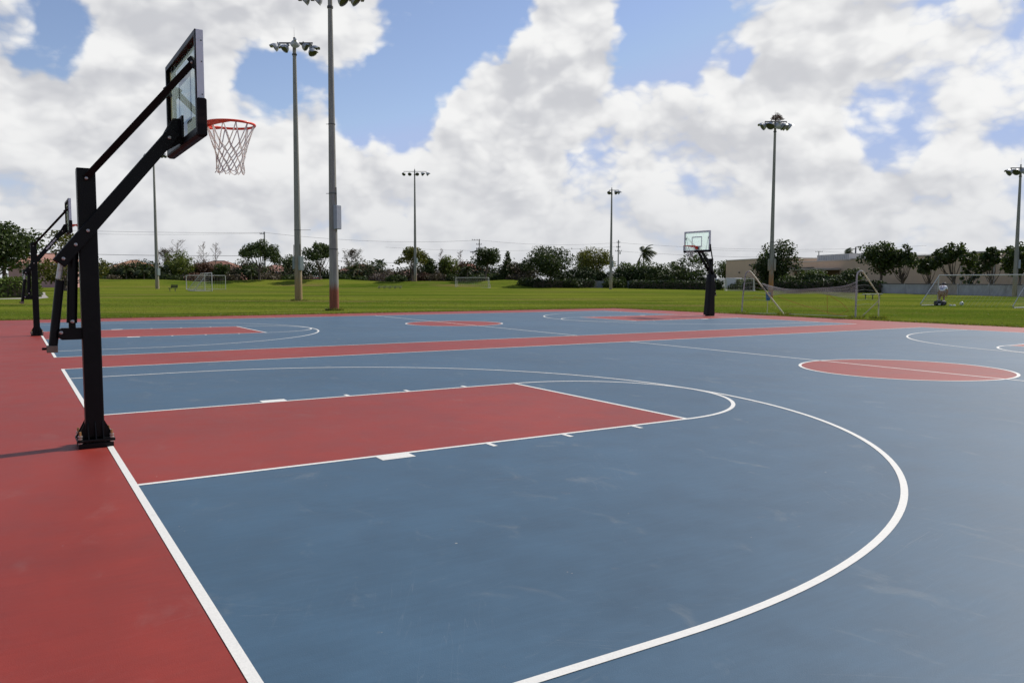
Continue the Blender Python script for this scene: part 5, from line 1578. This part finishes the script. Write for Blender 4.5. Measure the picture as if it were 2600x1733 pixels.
cn = MB().box((97.0, 1.0, 3.85), (17.0, 5.0, 0.35)).build('canopy', tan_trim, t, bevel=0.02)
MB().box((95.0, 3.46, 4.12), (12.0, 0.10, 0.16)).build('canopy_gutter', glass_dark, cn)
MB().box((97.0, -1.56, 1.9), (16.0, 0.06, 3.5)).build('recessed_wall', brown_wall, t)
for k in range(4):
    x_ = 90.0 + 4.6 * k
    MB().box((x_, 3.1, 1.84), (0.32, 0.32, 3.67)).build('canopy_post', tan_trim, t, bevel=0.01)
    b_ = MB(); b_.bar((x_, 3.1, 2.5), (x_ + 0.95, 3.1, 3.66), 0.16, 0.16); b_.build('canopy_brace', tan_trim, t)
rib = MB().box((95.5, -7.0, 6.0), (11.0, 6.0, 1.5)).build('roof_screen', ribbed, t)
for k in range(18):
    MB().box((90.3 + 0.61 * k, -3.96, 6.0), (0.16, 0.09, 1.48)).build('screen_rib', ribbed, rib)
MB().box((118.0, 0.10, 2.8), (0.16, 0.16, 4.2)).build('drain_pipe', brown_wall, t)
MB().box((118.0, 0.16, 5.0), (0.45, 0.28, 0.40)).build('rain_head', brown_wall, t)
for (x_, z_) in ((121.8, 5.2), (114.8, 4.3), (127.0, 3.6)):
    MB().lathe([(0.16, 0), (0.16, 0.2), (0.22, 0.26), (0.02, 0.3)], 8, Matrix.Translation((x_, 0, z_)) @ Matrix.Rotation(-math.pi / 2, 4, 'X')).build('wall_vent', glass_dark, t)

# ================================================================== vehicles
def car(x, y, rz, z, col, label, van=False):
    t = thing('parked_van' if van else 'parked_car', label, 'van' if van else 'car', (x, y, z), rz)
    pm_ = plain('car_paint', col, 0.25, spec=0.6, var=0.03)
    L, W_ = (5.2, 1.95) if van else (4.5, 1.75)
    if van:
        prof = [(-2.6, 0.35), (2.55, 0.35), (2.6, 0.85), (2.2, 1.15), (1.55, 2.0), (1.2, 2.15), (-2.5, 2.15), (-2.6, 1.9)]
        cab = [(2.10, 1.20), (1.55, 1.95), (0.65, 1.95), (0.65, 1.20)]
    else:
        prof = [(-2.25, 0.35), (2.2, 0.35), (2.25, 0.62), (2.1, 0.80), (1.15, 0.95), (0.45, 1.38), (-0.2, 1.46), (-1.0, 1.40), (-1.75, 1.02), (-2.2, 0.95)]
        cab = [(1.05, 0.97), (0.45, 1.32), (-0.95, 1.34), (-1.55, 1.02)]
    body = MB().prism(prof, -W_ / 2, W_ / 2).build('body', pm_, t, bevel=0.06, seg=3)
    for s in (-1, 1):
        MB().prism(cab, s * (W_ / 2 + 0.004), s * (W_ / 2 + 0.012)).build('side_window', glass_dark, t)
        MB().box((L / 2 - 0.06, s * W_ * 0.36, 0.68), (0.12, 0.34, 0.14)).build('headlight', trim_white, t, bevel=0.02)
        MB().box((-L / 2 + 0.05, s * W_ * 0.38, 0.80), (0.10, 0.26, 0.16)).build('tail_light', plain('tail_lens', (0.35, 0.01, 0.01), 0.3), t, bevel=0.02)
        for wx in (-L * 0.31, L * 0.31):
            wh = MB().lathe([(0.16, -0.10), (0.32, -0.10), (0.33, -0.06), (0.33, 0.06), (0.32, 0.10), (0.16, 0.10)], 18, Matrix.Translation((wx, s * (W_ / 2 - 0.08), 0.33)) @ Matrix.Rotation(math.pi / 2, 4, 'X')).build('wheel', dark_steel, t, smooth=True)
            MB().lathe([(0.001, 0.085), (0.19, 0.075), (0.20, -0.075), (0.001, -0.085)], 12, Matrix.Translation((wx, s * (W_ / 2 - 0.08), 0.33)) @ Matrix.Rotation(math.pi / 2, 4, 'X')).build('rim', alu, wh, smooth=True)
    if not van:
        MB().add([(1.08, -0.72, 0.985), (1.08, 0.72, 0.985), (0.50, 0.62, 1.365), (0.50, -0.62, 1.365)], [(0, 1, 2, 3)]).build('windscreen', glass_dark, t)
    else:
        MB().add([(2.17, -0.8, 1.22), (2.17, 0.8, 1.22), (1.62, 0.74, 1.95), (1.62, -0.74, 1.95)], [(0, 1, 2, 3)]).build('windscreen', glass_dark, t)
    return t
car(61.6, 177.6, F + 0.15, 0.62, (0.42, 0.030, 0.022), 'red car parked behind the bank below the dark forked tree')
car(59.3, 181.5, F + math.pi, 0.62, (0.62, 0.62, 0.63), 'silver car parked behind the bank left of the red car')
car(115.6, 98.6, R(25), -0.02, (0.66, 0.66, 0.66), 'white van parked before the blank end of the tan building', van=True)
car(118.4, 106.2, R(200), -0.02, (0.60, 0.61, 0.62), 'white van half hidden right of the far hoop', van=True)

# ================================================================== utility poles, wires, street light
pole_grey = concrete_pole('utility_pole_concrete', None, 0, 1, (0.34, 0.33, 0.31))
wire_m = plain('wire_black', (0.05, 0.05, 0.055), 0.6)
def utility_pole(x, y, h, label, arms, bits=(), street=False):
    z0 = float(ground_z(x, y))
    t = thing('utility_pole', label, 'utility pole', (x, y, z0 - 0.2), R(-32), 'utility poles')
    h -= z0 - 0.2
    MB().bar((0, 0, 0), (0, 0, h), 0.42, 0.42, (0, 1, 0), 0.26, 0.26).build('shaft', pole_grey, t)
    for (z, l0, l1) in arms:
        a_ = MB().bar((l0, -0.16, h - z), (l1, -0.16, h - z), 0.12, 0.14).build('crossarm', pole_grey, t)
        for k in range(4):
            xx = l0 + (l1 - l0) * (k + 0.15) / 3.3
            MB().lathe([(0.05, 0), (0.09, 0.06), (0.05, 0.12), (0.09, 0.18), (0.03, 0.30)], 8, Matrix.Translation((xx, -0.16, h - z + 0.07))).build('insulator', dark_steel, a_, smooth=True)
    for (z, dx) in bits:
        MB().lathe([(0.02, -0.45), (0.16, -0.42), (0.18, 0.25), (0.05, 0.35), (0.03, 0.5)], 10, Matrix.Translation((dx, -0.2, h - z))).build('cutout_fuse', dark_steel, t, smooth=True)
    if street:
        MB().tube([(0, 0, h - 4.0), (-1.4, 0, h - 3.7), (-2.2, 0, h - 3.75)], 0.05, 8).build('lamp_arm', dark_steel, t)
        MB().lathe([(0.02, -0.4), (0.12, -0.35), (0.16, 0.2), (0.05, 0.4)], 10, Matrix.Translation((-2.4, 0, h - 3.85)) @ Matrix.Rotation(math.pi / 2, 4, 'Y')).build('lamp_head', lamp_shell, t, smooth=True)
utility_pole(54.97, 199.33, 13.7, 'concrete utility pole rising through the open-crowned tree', [(0.55, -1.1, 0.2)])
utility_pole(119.54, 202.74, 13.9, 'utility pole with crossarms and fuses above the leaning dark tree', [(0.35, -2.2, 0.2), (1.6, -0.9, 0.7)], [(2.9, -0.7), (2.9, -0.2), (3.0, 0.6)], street=True)
utility_pole(158.07, 184.58, 14.0, 'slim utility pole with three short arms left of the wind-bent palm', [(0.8, -0.5, 0.5), (2.2, -0.6, 0.6), (3.4, -1.0, 1.0)], [(3.9, 0.5)])
utility_pole(289.5, 212.5, 14.3, 'distant utility pole with one crossarm above the ribbed roof screen', [(0.3, -1.6, 1.6)])
def wire(a, b, sag, label, r=0.018):
    a, b = Vector(a), Vector(b)
    n_ = 22
    pts = [a.lerp(b, i / n_) - a - Vector((0, 0, sag * 4 * (i / n_) * (1 - i / n_))) for i in range(n_ + 1)]
    o = MB().tube(pts, r, 5, cap=False).build('overhead_wire', wire_m, smooth=True)
    o.location = a
    tag(o, label, 'wire', 'overhead wires')
wire((-30.0, 236.0, 15.3), (54.9, 199.2, 13.5), 0.9, 'upper overhead wire running left from the pole in the open-crowned tree', 0.028)
wire((-30.0, 235.4, 14.6), (54.3, 199.6, 13.3), 1.2, 'second overhead wire running left just under the upper one', 0.020)
wire((-30.0, 234.0, 9.7), (54.9, 199.2, 7.7), 0.9, 'thick low cable running left from the pole in the open-crowned tree', 0.045)
wire((54.9, 199.2, 13.5), (119.3, 202.7, 13.6), 1.3, 'upper overhead wire between the two nearer utility poles', 0.028)
wire((54.9, 199.2, 7.7), (119.5, 202.6, 7.2), 1.0, 'low cable between the two nearer utility poles', 0.040)
wire((119.5, 202.7, 13.6), (158.0, 184.6, 13.2), 1.0, 'upper overhead wire right of the pole with crossarms', 0.024)
wire((158.0, 184.5, 13.2), (230.0, 130.0, 12.2), 1.6, 'upper overhead wire running right past the wind-bent palm', 0.024)
wire((158.3, 184.3, 10.6), (230.0, 130.0, 9.6), 1.4, 'lower overhead wire running right behind the far hoop', 0.026)
wire((158.0, 184.8, 12.0), (105.0, 240.0, 12.4), 1.2, 'overhead wire running left from the slim utility pole', 0.024)
wire((230.0, 230.0, 14.6), (289.5, 212.5, 14.3), 0.6, 'thin wire left of the distant utility pole', 0.03)
wire((289.5, 212.5, 14.3), (330.0, 160.0, 14.0), 1.4, 'thin wire right of the distant utility pole', 0.03)
t = thing('street_light', 'dark street light on a straight post before the tan building', 'street light', (133.1, 85.5, -0.05), R(-32))
MB().tube([(0, 0, 0), (0, 0, 7.9)], [0.20, 0.13], 10).build('post', dark_steel, t, smooth=True)
MB().bar((-0.1, 0, 7.95), (0.9, 0, 8.1), 0.10, 0.10).build('lamp_arm', dark_steel, t)
MB().box((0.75, 0, 8.08), (0.7, 0.32, 0.14)).build('lamp_head', dark_steel, t, bevel=0.03)

# ================================================================== grass blades along the court edge and over the near field
rng = np.random.default_rng(77)
def blades(px, py, h, w):
    n_ = len(px)
    base = np.stack([px, py, ground_z(px, py) - 0.005], axis=1)
    a = rng.uniform(0, 2 * math.pi, n_)
    d = np.stack([np.cos(a), np.sin(a), np.zeros(n_)], axis=1) * w[:, None]
    lean = rng.normal(size=(n_, 2)) * 0.55
    tip = base + np.stack([lean[:, 0] * h, lean[:, 1] * h, h], axis=1)
    return np.stack([base - d, base + d, tip], axis=1)
parts = []
EX, EY = 28.25, 27.20
ex = rng.uniform(-6.0, EX + 0.3, 15000); ey = EY + np.abs(rng.normal(size=15000)) * 0.22 - 0.05 - 0.06 * (np.sin(ex * 2.3) + np.sin(ex * 5.9 + 1)) * rng.random(15000)
parts.append(blades(ex, ey, rng.uniform(0.03, 0.11, 15000), rng.uniform(0.010, 0.026, 15000)))
ry = rng.uniform(-12.0, EY + 0.3, 17000); rx = EX + np.abs(rng.normal(size=17000)) * 0.22 - 0.05 - 0.06 * (np.sin(ry * 2.7) + np.sin(ry * 6.3 + 2)) * rng.random(17000)
parts.append(blades(rx, ry, rng.uniform(0.03, 0.12, 17000), rng.uniform(0.010, 0.026, 17000)))
for (cx_, cy_, rr_) in ((13.43, 31.53, 0.42), (17.77, 51.51, 0.6), (28.75, 18.35, 0.3), (29.21, 12.59, 0.3), (30.28, 12.26, 0.3), (29.85, 16.7, 0.35)):
    a = rng.uniform(0, 6.28, 420); q = rr_ * (0.65 + 0.45 * rng.random(420))
    parts.append(blades(cx_ + q * np.cos(a), cy_ + q * np.sin(a), rng.uniform(0.05, 0.20, 420), rng.uniform(0.010, 0.02, 420)))
fx = rng.uniform(-14, 60, 60000); fy = rng.uniform(-14, 62, 60000)
ok = ((fx > EX + 0.1) | (fy > EY + 0.1)) & (fx * 0.53 + fy * 0.848 < 62)
fx, fy = fx[ok], fy[ok]
parts.append(blades(fx, fy, rng.uniform(0.018, 0.045, len(fx)), rng.uniform(0.012, 0.03, len(fx))))
g = quads_object('grass', blade_mat, np.concatenate(parts))
tag(g, 'short ragged grass along the court edge and over the near field', 'grass', kind='stuff')
